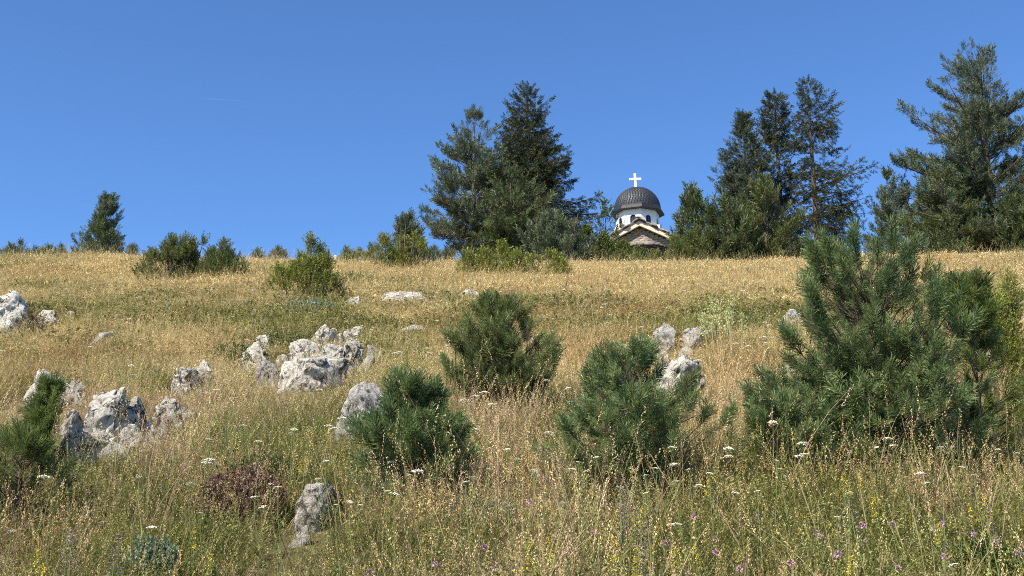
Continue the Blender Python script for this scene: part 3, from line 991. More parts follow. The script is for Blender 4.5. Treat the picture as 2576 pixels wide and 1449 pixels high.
for i in range(5):
    f0 = (i + .5) / 5
    nn_ = 3 + int(14 * f0)
    for j in range(nn_):
        kf = (j + .5 + .15 * (i % 2)) / nn_ * na
        k = min(na - 1, int(kf)); f = kf - k
        A_ = AP(k, RA, 0); B_ = AP(k + 1, RA, 0); p = A_.lerp(B_, f)
        c = Vector((apx, ya + .3, 0)); q = c.lerp(p, f0 * 1.0)
        zt_ = zap + (ze_a - zap) * f0 + .03
        az = math.atan2(q.y - c.y, q.x - c.x)
        sa = math.atan((zap - ze_a) / RA)
        o = link('roof_slab', slabs[rs.randrange(6)], chapel, (q.x, q.y, zt_))
        M3 = Matrix.Rotation(az, 3, 'Z') @ Matrix.Rotation(sa - .1, 3, 'Y') @ Matrix.Rotation(rs.uniform(-.2, .2), 3, 'Z')
        o.rotation_euler = M3.to_euler(); o.scale = (RA / 5 * rs.uniform(1.3, 1.7), RA * math.pi * f0 / nn_ * rs.uniform(1.0, 1.25), rs.uniform(.05, .08)); cnt += 1


# ------------------------------------------------------------------ trees and bushes
BASE = dict(start=.04, gap=.075, nb=6, el0=5, el1=45, curve=.15, space=.2, bare=.25, side=.5, smin=.12, smax=.8, fork=.85, lift=.1,
            shoot=.25, over=.8, sag=0, follow=.7, up=.6, tipup=.5, limb=1)
def style(**k): d = dict(BASE); d.update(k); return d
S_SPRUCE = style(clump=.31, cs=.5, limb=.7, fat=1.22, start=.03, gap=.042, nb=9, el0=-14, el1=25, curve=.12, space=.14, bare=.08, side=.5, smin=.16, smax=.7, fork=.9, lift=-.12,
                 shoot=.25, sag=-.35, follow=.7, up=-.25, tipup=.35, tmpl=SH_SPRUCE, mat=M_SPRUCE, rmin=.6)
S_PINE = style(clump=.41, cs=.7, fat=1.18, start=.07, gap=.058, nb=7, el0=0, el1=36, curve=.14, space=.17, bare=.1, side=.55, smin=.2, smax=.8, fork=.9, lift=.2,
               shoot=.27, follow=.6, up=.5, tipup=.7, tmpl=SH_FAR, mat=M_PINE, bark=M_GREYBARK, rmin=.5, limb=.8, over=.65)
S_YOUNG = style(clump=.38, cs=.45, start=.06, gap=.11, nb=6, el0=15, el1=62, curve=.25, space=.14, bare=.15, side=.4, smin=.12, smax=.5, fork=.75, lift=.3,
                shoot=.28, fat=1.1, follow=.6, up=.6, tipup=.9, tmpl=SH_FAR, mat=M_PINE_BLUE, rmin=.7)
# young pines near the viewer: 11 cm shoots with real needles
S_NEAR = style(candle=.45, fat=1.1, clump=.42, cs=.17, start=.06, gap=.085, nb=8, el0=8, el1=50, curve=.16, space=.085, bare=.1, side=.5, smin=.07, smax=.32, fork=.95, lift=.2,
               shoot=.085, follow=1.0, up=.22, tipup=.5, tmpl=SH_NEAR, mat=M_PINE_NEAR, rmin=.45, trunk=.014, over=.85, miss=.03, limb=.9, tips=5)

def tree(name, X, Yb, Yt, y, prof, st, label, cat, group=None, seed=1, lean=(0, 0), **kw):
    """prof in grid pixels: (Y, left X, right X), top first"""
    p = on_plane(X, Yb, y)
    b = Vector((p.x, y, gz(p.x, y) - .02))
    top = on_plane(X, Yt, y).z
    H = top - b.z
    m = mpp(y)
    pr = []
    for (Y, xl, xr) in prof:
        zt = (on_plane(X, Y, y).z - b.z) / H
        pr.append((zt, max(.02, (X - xl) * m), max(.02, (xr - X) * m)))
    pr = sorted(pr)
    pr = [(0, pr[0][1] * .9, pr[0][2] * .9)] + pr if pr[0][0] > 0 else pr
    s = dict(st); s.update(kw)
    return conifer(name, b, H, pr, s, label, cat, group, seed, lean)

G_CREST = 'conifers along the crest'
tree('pine_tree', 1190, 640, 268, 48, [(268, 1180, 1200), (310, 1160, 1218), (345, 1135, 1240), (385, 1092, 1262), (430, 1090, 1280), (465, 1048, 1300), (520, 1048, 1330), (575, 1055, 1330), (600, 1110, 1330), (625, 1140, 1300)],
     S_PINE, 'grey green pine with a bare pinkish trunk, left half of the conifer clump', 'tree', G_CREST, 11, mat=M_PINE_BLUE, start=.14, space=.16)
tree('spruce_tree', 1318, 640, 205, 53, [(205, 1308, 1328), (240, 1288, 1345), (275, 1262, 1378), (300, 1270, 1355), (345, 1235, 1405), (380, 1235, 1410), (425, 1225, 1450), (470, 1225, 1440), (500, 1220, 1478), (560, 1220, 1500), (600, 1220, 1520), (640, 1220, 1500)],
     S_SPRUCE, 'tallest dark spruce in the clump left of the dome', 'tree', G_CREST, 12, lean=(.2, 0), gap=.042, space=.15)
tree('pine_tree', 1285, 650, 420, 46.5, [(420, 1275, 1297), (450, 1235, 1320), (500, 1215, 1375), (560, 1200, 1390), (640, 1190, 1370)],
     S_PINE, 'rounded olive green pine between the pale pine and the dark spruce', 'tree', G_CREST, 14, gap=.085, mat=M_PINE)
tree('young_pine', 1400, 655, 538, 43, [(538, 1392, 1412), (560, 1350, 1432), (585, 1325, 1460), (615, 1310, 1500), (650, 1320, 1490)],
     S_YOUNG, 'small pale blue green pine with upright shoots in front of the dark spruce', 'tree', 'young pines on the crest', 15)

def bush_at(name, X, y, tops, st, label, group=None, seed=1, Yb=650, **kw):
    """tops: (X, Ytop, half width) in grid pixels"""
    if Yb >= 665: y = on_ground(X, Yb, .24).y
    p = on_plane(X, Yb, y); b = Vector((p.x, y, gz(p.x, y) - .03)); m = mpp(y)
    r = random.Random(seed)
    sp = [((x - X) * m, r.uniform(-.25, .25) * w * m * 2, max(.15, on_plane(x, Yt, y).z - b.z), w * m) for (x, Yt, w) in tops]
    s = dict(st); s.update(kw)
    return bush(name, b, sp, s, label, 'bush', group, seed)

J = dict(dens=420, tmpl=SH_JUN, mat=M_JUN, shoot=.16, out=.55, upw=.55, pw=1.3)
GJ = 'junipers on the hillside'
tree('leafy_bush', 1525, 650, 502, 52, [(502, 1518, 1532), (530, 1488, 1548), (560, 1465, 1575), (600, 1450, 1600), (640, 1450, 1610)],
     style(start=.1, gap=.07, nb=6, el0=35, el1=65, curve=.1, space=.16, bare=.3, side=.45, smin=.15, smax=.5, fork=.7, lift=.1, shoot=.2, over=.9, follow=.8, up=.1, tipup=.2,
           tmpl=SH_LEAF, mat=M_LEAF, rmin=.5, clump=.44, cs=.4, miss=.1, limb=.5, trunk=.01),
     'loose yellow green leafy bush covering the left corner of the chapel roof', 'bush', None, 31)
bush_at('leafy_bush', 1460, 45, [(1440, 560, 30), (1475, 575, 40), (1520, 592, 45), (1570, 606, 45), (1610, 618, 30)],
        dict(J, tmpl=SH_LEAF, mat=M_LEAF, shoot=.16, dens=420), 'low green bush between the blue green young pine and the chapel', None, 32)
# low junipers along the foot of the clump
bush_at('juniper', 1265, 40, [(1175, 640, 28), (1225, 632, 30), (1265, 615, 26), (1300, 640, 30), (1345, 640, 35), (1390, 635, 30), (1410, 652, 28)],
        dict(J, dens=520), 'wide low yellow green juniper at the foot of the dark conifer clump', GJ, 33, 680)
bush_at('juniper', 1600, 41, [(1560, 636, 30), (1600, 625, 30), (1650, 632, 30), (1690, 640, 28)], dict(J, dens=420, mat=M_JUN_DARK), 'low juniper thicket hiding the foot of the chapel', GJ, 34, 655)
# left crest
tree('young_pine', 255, 645, 492, 41, [(492, 252, 266), (520, 240, 290), (545, 232, 292), (575, 212, 300), (605, 188, 314), (640, 172, 322)], S_PINE, 'slender pine alone on the left crest, tallest at the left', 'tree', G_CREST, 21,
     shoot=.17, space=.13, gap=.085, start=.05, miss=.15, fat=1.05, clump=.42, cs=.35, el0=15, mat=M_PINE_BLUE, bare=.2)
tree('young_pine', 248, 650, 540, 38, [(548, 245, 253), (575, 228, 268), (605, 205, 292), (640, 185, 318)], S_YOUNG, 'short dark green pine standing in front of the slender left pine', 'tree', 'young pines on the crest', 22, mat=M_PINE, shoot=.15, space=.11, fat=.95)
bush_at('juniper', 460, 33.5, [(500, 628, 70), (420, 628, 60), (460, 618, 60), (385, 640, 40), (408, 600, 12), (418, 578, 14), (455, 572, 16), (432, 600, 25), (480, 608, 22), (505, 600, 14), (465, 625, 50), (490, 640, 35)], dict(J, mat=M_JUN_DARK, shoot=.13, dens=650), 'dark spiky juniper with several tops, left crest beside the round bright one', GJ, 23, 690)
bush_at('juniper', 562, 32, [(530, 628, 40), (590, 636, 40), (562, 612, 30), (600, 618, 16), (575, 640, 38), (545, 645, 30)], dict(J, mat=M_JUN_DARK, shoot=.12, dens=750), 'round fresh green juniper right of the dark spiky one', GJ, 24, 690)
bush_at('juniper', 775, 31, [(778, 597, 16), (800, 620, 18), (755, 640, 25), (820, 650, 30), (700, 672, 28), (740, 665, 35), (780, 660, 40), (840, 680, 24)], dict(J, shoot=.12, dens=800), 'spreading yellow juniper with one pointed top, brightest in the upper left meadow', GJ, 25, 735)
bush_at('juniper', 1008, 38, [(1018, 545, 14), (985, 570, 16), (1005, 560, 22), (1040, 585, 20), (965, 600, 24), (1060, 610, 18), (1010, 600, 45)], dict(J, shoot=.15, dens=560), 'dense conical juniper just left of the tall conifer clump', GJ, 26, 670)
tree('young_pine', 1022, 650, 545, 41, [(545, 1016, 1030), (580, 1000, 1050), (630, 985, 1075)], S_YOUNG, 'slim blue green pine tip rising behind the dense conical juniper', 'tree', 'young pines on the crest', 27)
for k, (X, Yt, w, y, lab, mt) in enumerate([
    (28, 618, 40, 40, 'low juniper tuft at the far left end of the crest', M_JUN_DARK), (48, 606, 18, 41, 'pointed little juniper near the left end of the crest', M_JUN_DARK),
    (85, 624, 30, 41, 'smallest crest juniper between the left end and the slender pine', M_JUN_DARK), (120, 620, 30, 40, 'low rounded juniper halfway between left end and slender pine', M_JUN),
    (150, 618, 20, 41, 'thin juniper just left of the slender crest pine', M_JUN_DARK), (332, 615, 16, 39, 'small pointed juniper just right of the slender crest pine', M_JUN_DARK),
    (378, 612, 14, 37, 'small juniper left of the dark spiky juniper', M_JUN_DARK), (190, 650, 40, 34, 'flat yellow green juniper in the grass below the slender pine', M_JUN),
    (320, 630, 34, 38, 'flat green juniper on the crest right of the slender pine', M_JUN), (872, 622, 16, 39, 'pointed small juniper right of the pale crest stone', M_JUN),
    (905, 626, 28, 39, 'low bushy juniper left of the thin dark one', M_JUN), (932, 615, 12, 40, 'thin dark juniper close to the dense conical juniper', M_JUN_DARK),
    (940, 628, 30, 38.5, 'low juniper touching the foot of the dense conical juniper', M_JUN), (1092, 620, 24, 41, 'small juniper in the gap left of the bare pine trunk', M_JUN_DARK),
    (1125, 622, 26, 42, 'low tuft of juniper at the left foot of the pale pine', M_JUN_DARK), (700, 624, 30, 39, 'dark twiggy shrub on the crest left of the yellow juniper', M_JUN_DARK), (648, 630, 26, 39, 'thin low shrub on the crest midway between round and yellow junipers', M_JUN_DARK),
    (285, 640, 34, 36, 'low green shrub at the foot of the slender crest pine', M_JUN), (15, 645, 40, 35, 'flat bright juniper in the grass at the far left below the crest', M_JUN), (240, 652, 40, 33, 'flat bright juniper in the grass just below the slender pine', M_JUN), (868, 645, 34, 36, 'low bright juniper beside the pale crest stone', M_JUN)]):
    bush_at('juniper', X, y, [(X, Yt, w * .6), (X - w * .4, Yt + 10, w * .6), (X + w * .5, Yt + 12, w * .6)], dict(J, mat=mt, shoot=.12, dens=600), lab, 'small junipers on the crest', 60 + k, 650)

# right group
tree('pine_tree', 1888, 655, 278, 49, [(278, 1884, 1892), (330, 1868, 1905), (365, 1845, 1925), (400, 1830, 1948), (450, 1798, 1965), (500, 1808, 1985), (560, 1820, 2000), (640, 1820, 2000)], S_SPRUCE,
     'blue grey conifer, left one of the tall group right of the chapel', 'tree', G_CREST, 41, mat=M_SPRUCE_BLUE, el0=5, up=.3, lift=.1, sag=0, fat=1.1, clump=.36)
tree('spruce_tree', 1972, 650, 228, 51, [(228, 1965, 1978), (262, 1935, 2008), (310, 1920, 2015), (345, 1935, 2010), (370, 1950, 2010), (430, 1925, 2040), (520, 1920, 2040), (640, 1925, 2045)], S_SPRUCE,
     'thin dark spruce with a flat topped tip, middle of the tall right group', 'tree', G_CREST, 42, miss=.15, gap=.05, rmin=.55, fat=.95, clump=.38)
tree('spruce_tree', 2060, 650, 195, 50, [(195, 2046, 2060), (215, 2035, 2082), (260, 2030, 2140), (300, 2020, 2160), (340, 2010, 2150), (380, 2008, 2165), (440, 1995, 2215), (500, 1985, 2195), (560, 1975, 2205), (640, 1985, 2190)], S_SPRUCE,
     'tallest spruce right of the chapel, long drooping arms reaching right', 'tree', G_CREST, 43, miss=.12, gap=.052, nb=7, rmin=.5, sag=-.6, space=.15, fat=1.08, clump=.385)
tree('young_pine', 1745, 655, 472, 42, [(472, 1735, 1752), (500, 1722, 1772), (540, 1708, 1780), (580, 1700, 1800), (640, 1695, 1800)], S_YOUNG, 'young pine with brushy upright top just right of the chapel roof', 'tree', 'young pines on the crest', 44, mat=M_PINE)
tree('young_pine', 1930, 655, 443, 41, [(443, 1920, 1940), (480, 1880, 1962), (520, 1862, 1990), (560, 1850, 2030), (600, 1850, 2072), (650, 1860, 2070)], S_YOUNG, 'broad yellow green young pine in front of the tall right group', 'tree', 'young pines on the crest', 45, mat=M_PINE_YEL, space=.12)
tree('young_pine', 1825, 658, 522, 40, [(522, 1800, 1850), (550, 1765, 1890), (590, 1735, 1905), (650, 1720, 1910)], S_YOUNG, 'dense dark green low pine between the brushy and the broad yellow green pine', 'tree', 'young pines on the crest', 46, mat=M_PINE, space=.11, gap=.085)
bush_at('juniper', 1725, 39.5, [(1700, 600, 26), (1740, 590, 30), (1780, 585, 30), (1760, 610, 50), (1715, 625, 40)], dict(J, mat=M_JUN_DARK, shoot=.16), 'dark juniper at the right corner of the chapel', GJ, 47, 655)
tree('young_pine', 2250, 650, 432, 47, [(432, 2243, 2258), (470, 2225, 2290), (520, 2205, 2305), (580, 2190, 2320), (640, 2190, 2320)], S_YOUNG, 'blue green pine standing between the right group and the big right pine', 'tree', G_CREST, 48, gap=.085)
tree('pine_tree', 2500, 620, 118, 45, [(118, 2430, 2520), (140, 2405, 2540), (180, 2425, 2545), (210, 2350, 2560), (245, 2300, 2600), (300, 2310, 2660), (360, 2295, 2700), (420, 2310, 2700), (450, 2280, 2700), (520, 2290, 2700), (600, 2300, 2700)], S_PINE,
     'biggest pine at the right edge with orange upper trunk and spreading branches', 'tree', G_CREST, 49, bark=M_PINEBARK, mat=M_PINE_BLUE, lean=(.25, 0), miss=.12, gap=.06, space=.17, start=.1, rmin=.42, cs=.9, el0=5,
     spires=[(-.6, 0, .86, .99), (.3, .1, .82, .97)], clump=.43)
tree('pine_tree', 2385, 650, 440, 44, [(440, 2375, 2400), (470, 2330, 2450), (540, 2300, 2480), (620, 2290, 2500)], S_PINE, 'dark lower pine in front of the left side of the biggest pine', 'tree', G_CREST, 50, gap=.08)
tree('pine_tree', 2560, 650, 500, 43, [(500, 2540, 2580), (560, 2490, 2640), (640, 2470, 2650)], S_PINE, 'dark bushy pine cut by the right edge under the biggest pine', 'tree', G_CREST, 51, gap=.09)

# young pines in the meadow
GN = 'young pines in the meadow'
def near(X, Yb, Yt, prof, label, seed, **kw):
    q = on_ground(X, Yb, .12)
    b = Vector((q.x, q.y, q.z)); m = mpp(q.y)
    H = on_plane(X, Yt, q.y).z - b.z - .05
    pr = []
    for (Y, xl, xr) in prof:
        pr.append(((on_plane(X, Y, q.y).z - b.z) / H, max(.02, (X - xl) * m), max(.02, (xr - X) * m)))
    pr = sorted(pr); pr = [(0, pr[0][1] * .8, pr[0][2] * .8)] + pr if pr[0][0] > 0 else pr
    s = dict(S_NEAR); s.update(kw)
    return conifer('young_pine', b, H, pr, s, label, 'tree', GN, seed)
near(2225, 1150, 590, [(590, 2140, 2270), (615, 2110, 2350), (690, 2060, 2360), (760, 2020, 2410), (880, 2020, 2460), (980, 2030, 2480), (1080, 2060, 2460), (1140, 2090, 2430)],
     'large bushy young pine at the right, tallest in the meadow', 71, spires=[(-.42, -.1, .55, .93), (.36, 0, .62, 1.0), (.1, -.1, .6, .96)], gap=.062)
near(1985, 1165, 925, [(885, 1960, 1990), (930, 1925, 2060), (1000, 1870, 2130), (1060, 1850, 2150), (1130, 1880, 2150)], 'low pine with pale tips at the left foot of the large right pine', 72, gap=.12)
near(2110, 1150, 880, [(880, 2085, 2135), (940, 2040, 2190), (1040, 2010, 2220), (1130, 2020, 2210)], 'short dense pine pressed against the front left of the large right pine', 73, gap=.12)
near(2475, 1130, 690, [(690, 2440, 2485), (740, 2405, 2510), (850, 2390, 2525), (930, 2370, 2600), (1060, 2370, 2640), (1120, 2400, 2620)], 'loose light green pine at the right edge beside the large pine', 74, miss=.12, gap=.1, mat=M_PINE_FRESH, clump=.43)
near(1590, 1180, 862, [(862, 1560, 1620), (900, 1520, 1655), (950, 1480, 1705), (1010, 1435, 1790), (1070, 1380, 1810), (1130, 1360, 1760), (1170, 1400, 1700)], 'wide young pine in the middle right, partly covering a white ridged rock', 75, gap=.08)
near(1262, 1005, 742, [(742, 1252, 1282), (780, 1215, 1320), (810, 1165, 1350), (860, 1145, 1385), (920, 1125, 1395), (970, 1150, 1370), (1000, 1200, 1330)], 'rounded young pine in the middle of the meadow with a single pointed top', 76, gap=.085, mat=M_PINE_OLIVE, clump=.41, rmin=.6)
near(1040, 1235, 945, [(945, 1005, 1068), (1000, 975, 1100), (1060, 960, 1135), (1100, 900, 1180), (1170, 865, 1190), (1220, 900, 1150)], 'low young pine with dark forked top beside the big grey boulder', 77, gap=.09, fat=1.02, clump=.42, mat=M_PINE_NEAR,
     spires=[(-.02, 0, .7, 1.0), (.10, .05, .6, .98)])
near(110, 1140, 955, [(955, 95, 125), (1000, 82, 142), (1060, 72, 150), (1130, 75, 150)], 'narrow young pine in front of the white jagged ridge at the left edge', 78, gap=.07, nb=5, mat=M_PINE_FRESH, rmin=.7)
near(40, 1290, 1075, [(1090, 25, 55), (1130, -40, 120), (1190, -90, 170), (1250, -90, 170)], 'feathery light green young pine at the lower left edge', 79, gap=.12, mat=M_PINE_FRESH, clump=.45, up=.4)
bush_at('juniper', 2530, 11.5, [(2560, 700, 22), (2530, 745, 26), (2500, 770, 30), (2570, 760, 40), (2470, 800, 26), (2540, 820, 50)], dict(J, shoot=.075, dens=1500, tmpl=SH_JUN), 'yellow green juniper at the right edge behind the light green pine', GJ, 80, 950)


# ------------------------------------------------------------------ the meadow
def blade(V, F, A, r, base, az, h, lean, w, curl, segs=4, part=0.0, shade=None):
    """a ribbon of grass bending over: adds to lists"""
    sh = r.random() if shade is None else shade
    c, s = math.cos(az), math.sin(az)
    fa = az + r.uniform(-1.2, 1.2) + 1.57
    tx, ty = math.cos(fa), math.sin(fa)
    k = len(V)
    for i in range(segs + 1):
        t = i / segs
        out = lean * h * t + curl * h * t * t
        z = h * t * (1 - .35 * curl * t)
        ww = w * (1 - t ** 1.6) * .5 + w * .06
        x, y = base[0] + c * out, base[1] + s * out
        V.append((x - tx * ww, y - ty * ww, z)); V.append((x + tx * ww, y + ty * ww, z)); A += [sh, sh]
    for i in range(segs):
        a = k + 2 * i; F.append((a, a + 1, a + 3)); F.append((a, a + 3, a + 2))
    return (base[0] + c * (lean + curl) * h, base[1] + s * (lean + curl) * h, h * (1 - .35 * curl)), (c, s)

def spike(V, F, A, r, p, d, L, w, n, sh):
    """seed head: n small husks round the upper end of a stem"""
    d = np.array(d, float); d /= np.linalg.norm(d)
    for i in range(n):
        b = np.array(p) - d * L * (i / n) + np.array((r.gauss(0, w), r.gauss(0, w), r.gauss(0, w)))
        q = d * w * 2.4 + np.array((r.gauss(0, w), r.gauss(0, w), abs(r.gauss(0, w)) * .3))
        t = np.cross(q, (r.gauss(0, 1), r.gauss(0, 1), r.gauss(0, 1))); t = t / (np.linalg.norm(t) + 1e-9) * w * .7
        k = len(V); V += [tuple(b), tuple(b + q * .5 + t), tuple(b + q), tuple(b + q * .5 - t)]; A += [sh + r.uniform(-.2, .2)] * 4
        F += [(k, k + 1, k + 2), (k, k + 2, k + 3)]

def tuft(name, seed, n, h, w, spread, lean, curl, mats, head=None, parts=None):
    r = random.Random(seed)
    V, F, A, MI = [], [], [], []
    for i in range(n):
        a = r.random() * 6.283; q = math.sqrt(r.random()) * spread
        hh = h * r.uniform(.55, 1.1)
        az = a + r.gauss(0, .8)
        f0 = len(F)
        tip, (c, s) = blade(V, F, A, r, (q * math.cos(a), q * math.sin(a)), az, hh, lean * r.uniform(.3, 1.5), w * r.uniform(.7, 1.2), curl * r.uniform(.2, 1.6))
        MI += [0] * (len(F) - f0)
        if head and r.random() < head[0]:
            f0 = len(F)
            spike(V, F, A, r, (tip[0], tip[1], tip[2]), (c * .4, s * .4, 1), head[1], head[2], head[3], .75)
            MI += [len(mats) - 1] * (len(F) - f0)
    return mesh(name, V, np.array(F), mats, False, {'shade': np.clip(A, 0, 1), 'mat': np.array(MI)})

M_BLADE = meadow_mat('grass_blade', (1, 1, 1), .4, .35)
M_HUSK = meadow_mat('grass_seed_head', (1.2, 1.1, 1.0), .3, .3)

def herb(name, seed, n, h, w, spread, mats):
    """small broad leaves on short stems"""
    r = random.Random(seed); V, F, A = [], [], []
    for i in range(n):
        a = r.random() * 6.283; q = math.sqrt(r.random()) * spread
        x, y = q * math.cos(a), q * math.sin(a)
        z = h * r.uniform(.15, 1)
        az = r.random() * 6.283; el = r.uniform(-.3, 1.0); L = w * r.uniform(1.4, 3)
        d = np.array((math.cos(az) * math.cos(el), math.sin(az) * math.cos(el), math.sin(el)))
        t = np.cross(d, (0, 0, 1)); t = t / np.linalg.norm(t) * w * .5
        b = np.array((x, y, z)); k = len(V); sh = r.random()
        V += [tuple(b), tuple(b + d * L * .5 + t), tuple(b + d * L + (0, 0, -.25 * L)), tuple(b + d * L * .5 - t)]; A += [sh] * 4
        F += [(k, k + 1, k + 2), (k, k + 2, k + 3)]
    return mesh(name, V, np.array(F), mats, False, {'shade': A, 'mat': np.zeros(len(F))})

def scatter(name, label, templates, pts, rot, scl, idx, tint):
    """one object: a point cloud whose points carry tufts"""
    coll = bpy.data.collections.new(name + '_kinds')
    for i, me in enumerate(templates):
        o = bpy.data.objects.new('%s_kind_%02d' % (name, i), me); coll.objects.link(o)
    me = bpy.data.meshes.new(name)
    me.vertices.add(len(pts)); me.vertices.foreach_set('co', np.asarray(pts, np.float32).ravel())
    for nm, ty, dat in (('rot', 'FLOAT_VECTOR', rot), ('scl', 'FLOAT_VECTOR', scl)):
        a = me.attributes.new(nm, ty, 'POINT'); a.data.foreach_set('vector', np.asarray(dat, np.float32).ravel())
    a = me.attributes.new('idx', 'INT', 'POINT'); a.data.foreach_set('value', np.asarray(idx, np.int32))
    a = me.attributes.new('tint', 'FLOAT_COLOR', 'POINT')
    a.data.foreach_set('color', np.concatenate([tint, np.ones((len(tint), 1))], 1).astype(np.float32).ravel())
    me.update()
    o = link(name, me); tag(o, label, None, None, 'stuff')
    ng = bpy.data.node_groups.new(name + '_scatter', 'GeometryNodeTree')
    ng.interface.new_socket('Geometry', in_out='INPUT', socket_type='NodeSocketGeometry')
    ng.interface.new_socket('Geometry', in_out='OUTPUT', socket_type='NodeSocketGeometry')
    gi = ng.nodes.new('NodeGroupInput'); go = ng.nodes.new('NodeGroupOutput')
    ip = ng.nodes.new('GeometryNodeInstanceOnPoints')
    ci = ng.nodes.new('GeometryNodeCollectionInfo'); ci.inputs['Collection'].default_value = coll
    ci.inputs['Separate Children'].default_value = True; ci.inputs['Reset Children'].default_value = True
    def na(nm, ty):
        n = ng.nodes.new('GeometryNodeInputNamedAttribute'); n.data_type = ty; n.inputs['Name'].default_value = nm
        return [s for s in n.outputs if s.name == 'Attribute' and s.enabled][0]
    e2r = ng.nodes.new('FunctionNodeEulerToRotation')
    L_ = ng.links.new
    L_(gi.outputs[0], ip.inputs['Points']); L_(ci.outputs[0], ip.inputs['Instance'])
    ip.inputs['Pick Instance'].default_value = True
    L_(na('idx', 'INT'), ip.inputs['Instance Index'])
    L_(na('rot', 'FLOAT_VECTOR'), e2r.inputs[0]); L_(e2r.outputs[0], ip.inputs['Rotation'])
    L_(na('scl', 'FLOAT_VECTOR'), ip.inputs['Scale']); L_(ip.outputs[0], go.inputs[0])
    md = o.modifiers.new('scatter', 'NODES'); md.node_group = ng
    return o

RK = np.array(ROCKS)
def rock_gap(x, y):
    """the sward is thin and short on the shallow soil downhill of the rocks"""
    f = np.ones(len(x))
    for (rx, ry, a, b_) in FRONTS:
        df = (ry - b_ * .7) - y
        side = np.clip((np.abs(x - rx) / (a * 1.05 + .03) - 1) * 4, 0, 1)
        lim = np.clip((.035 + .19 * np.maximum(df, 0)) / .26, .14 if ry > 8 else .35, 1)
        lim = np.where(df < -(b_ * 1.8 + .1), 1, lim)
        f = np.minimum(f, lim + (1 - lim) * side)
    return f
TANH = math.tan(math.radians(24.3))
def spots(dens_fn, y0, y1, seed, keep=None, rockpad=.9):
    """random ground points of a given density (per square metre, by distance) over the view and a margin"""
    r = np.random.default_rng(seed)
    out = []
    y = y0
    while y < y1:
        dy = max(.25, y * .05)
        wd = TANH * y * 1.06 + 1.6
        n = r.poisson(dens_fn(y) * dy * 2 * wd)
        out.append(np.stack([r.uniform(-wd, wd, n), y + r.random(n) * dy], 1)); y += dy
    P = np.concatenate(out)
    ok = np.ones(len(P), bool)
    for (rx, ry, a, b_) in RK:
        ok &= ((P[:, 0] - rx) / (a * rockpad)) ** 2 + ((P[:, 1] - ry) / (b_ * rockpad)) ** 2 > 1
    if keep is not None: ok &= r.random(len(P)) < keep(P[:, 0], P[:, 1])
    P = P[ok]
    return np.concatenate([P, ground(P[:, 0], P[:, 1])[:, None] - .015], 1)

STRAW = np.array((.74, .61, .33)); TAN = np.array((.48, .385, .18)); RUST = np.array((.36, .22, .09))
OLIVE = np.array((.22, .205, .055)); GREEN = np.array((.085, .125, .032)); PALE = np.array((.44, .43, .16)); PINKISH = np.array((.46, .30, .22))
def near_front(Y):      # how close to the bottom of the view
    return np.clip((8.3 - Y) / 2.6, 0, 1)
def dryness(x, y):
    d = .47 + (n2(x, y, 3.2, 21, 3) - .5) * 1.6 + (n2(x, y, .8, 25, 2) - .5) * .9 + .20 * np.clip((y - 15) / 12, 0, 1) + .07
    d = d - .18 * near_front(y) * np.clip((x + 2) / 4 + .5, .35, 1) - .0
    return np.clip(d, 0, 1)
PATCHES = [  # seen at X, Y of the view grid, half sizes, shift of dryness, rust
    (700, 850, 130, 35, -.5, 0), (1010, 905, 90, 50, -.45, 0), (600, 985, 130, 40, -.2, 0), (350, 960, 130, 26, -.55, 0), (830, 1050, 150, 60, -.45, 0), (640, 1090, 130, 60, -.4, 0),
    (1120, 1150, 50, 120, -.4, 0), (1250, 690, 450, 22, .3, -.1), (2300, 690, 300, 40, .3, 0), (1440, 900, 80, 50, .2, .9), (1120, 850, 160, 45, .0, .8), (1840, 930, 130, 50, .0, .9), (500, 890, 160, 40, .2, .6),
    (250, 700, 260, 30, .3, .1), (120, 760, 200, 30, -.1, 0), (1400, 745, 150, 20, -.15, .2), (480, 800, 300, 25, -.15, .2), (1700, 740, 500, 40, .2, .2), (400, 740, 500, 30, .15, .15), (820, 770, 120, 30, -.4, .3),
    (1250, 1060, 110, 70, .6, -.3), (1830, 1050, 70, 90, .5, -.2), (420, 1130, 160, 60, .45, .35), (500, 1020, 100, 50, .2, .3), (1150, 1260, 300, 50, .45, .3), (2350, 1230, 400, 40, .25, .3),
    (600, 1235, 125, 65, .6, 1.3), (1900, 1380, 500, 80, -.45, 0), (900, 1400, 500, 60, -.2, 0), (2400, 1400, 300, 80, -.5, 0), (2050, 740, 90, 30, .3, .3), (60, 1400, 200, 60, .1, .5), (900, 640, 300, 16, -.3, 0), (100, 660, 200, 14, -.5, 0), (1300, 790, 120, 25, .1, .6), (1600, 800, 150, 30, .25, .4)]
def project(x, y, z):
    dz = z - CZ; dep = y * _f[1] + dz * _f[2]; upc = y * _u[1] + dz * _u[2]
    return 1288 + x / dep * FPX, 724.5 - upc / dep * FPX
def patch_field(x, y):
    X, Y = project(x, y, ground(x, y) + .1)
    wob = (n2(x, y, .7, 91, 2) - .5) * 1.2
    d = np.zeros(len(x)); q = np.zeros(len(x))
    for (cx_, cy_, a, b_, dd, rr) in PATCHES:
        g = np.clip(1.35 - np.sqrt(((X - cx_) / a) ** 2 + ((Y - cy_) / b_) ** 2) + wob, 0, 1)
        d += g * dd; q += g * rr
    return d, q
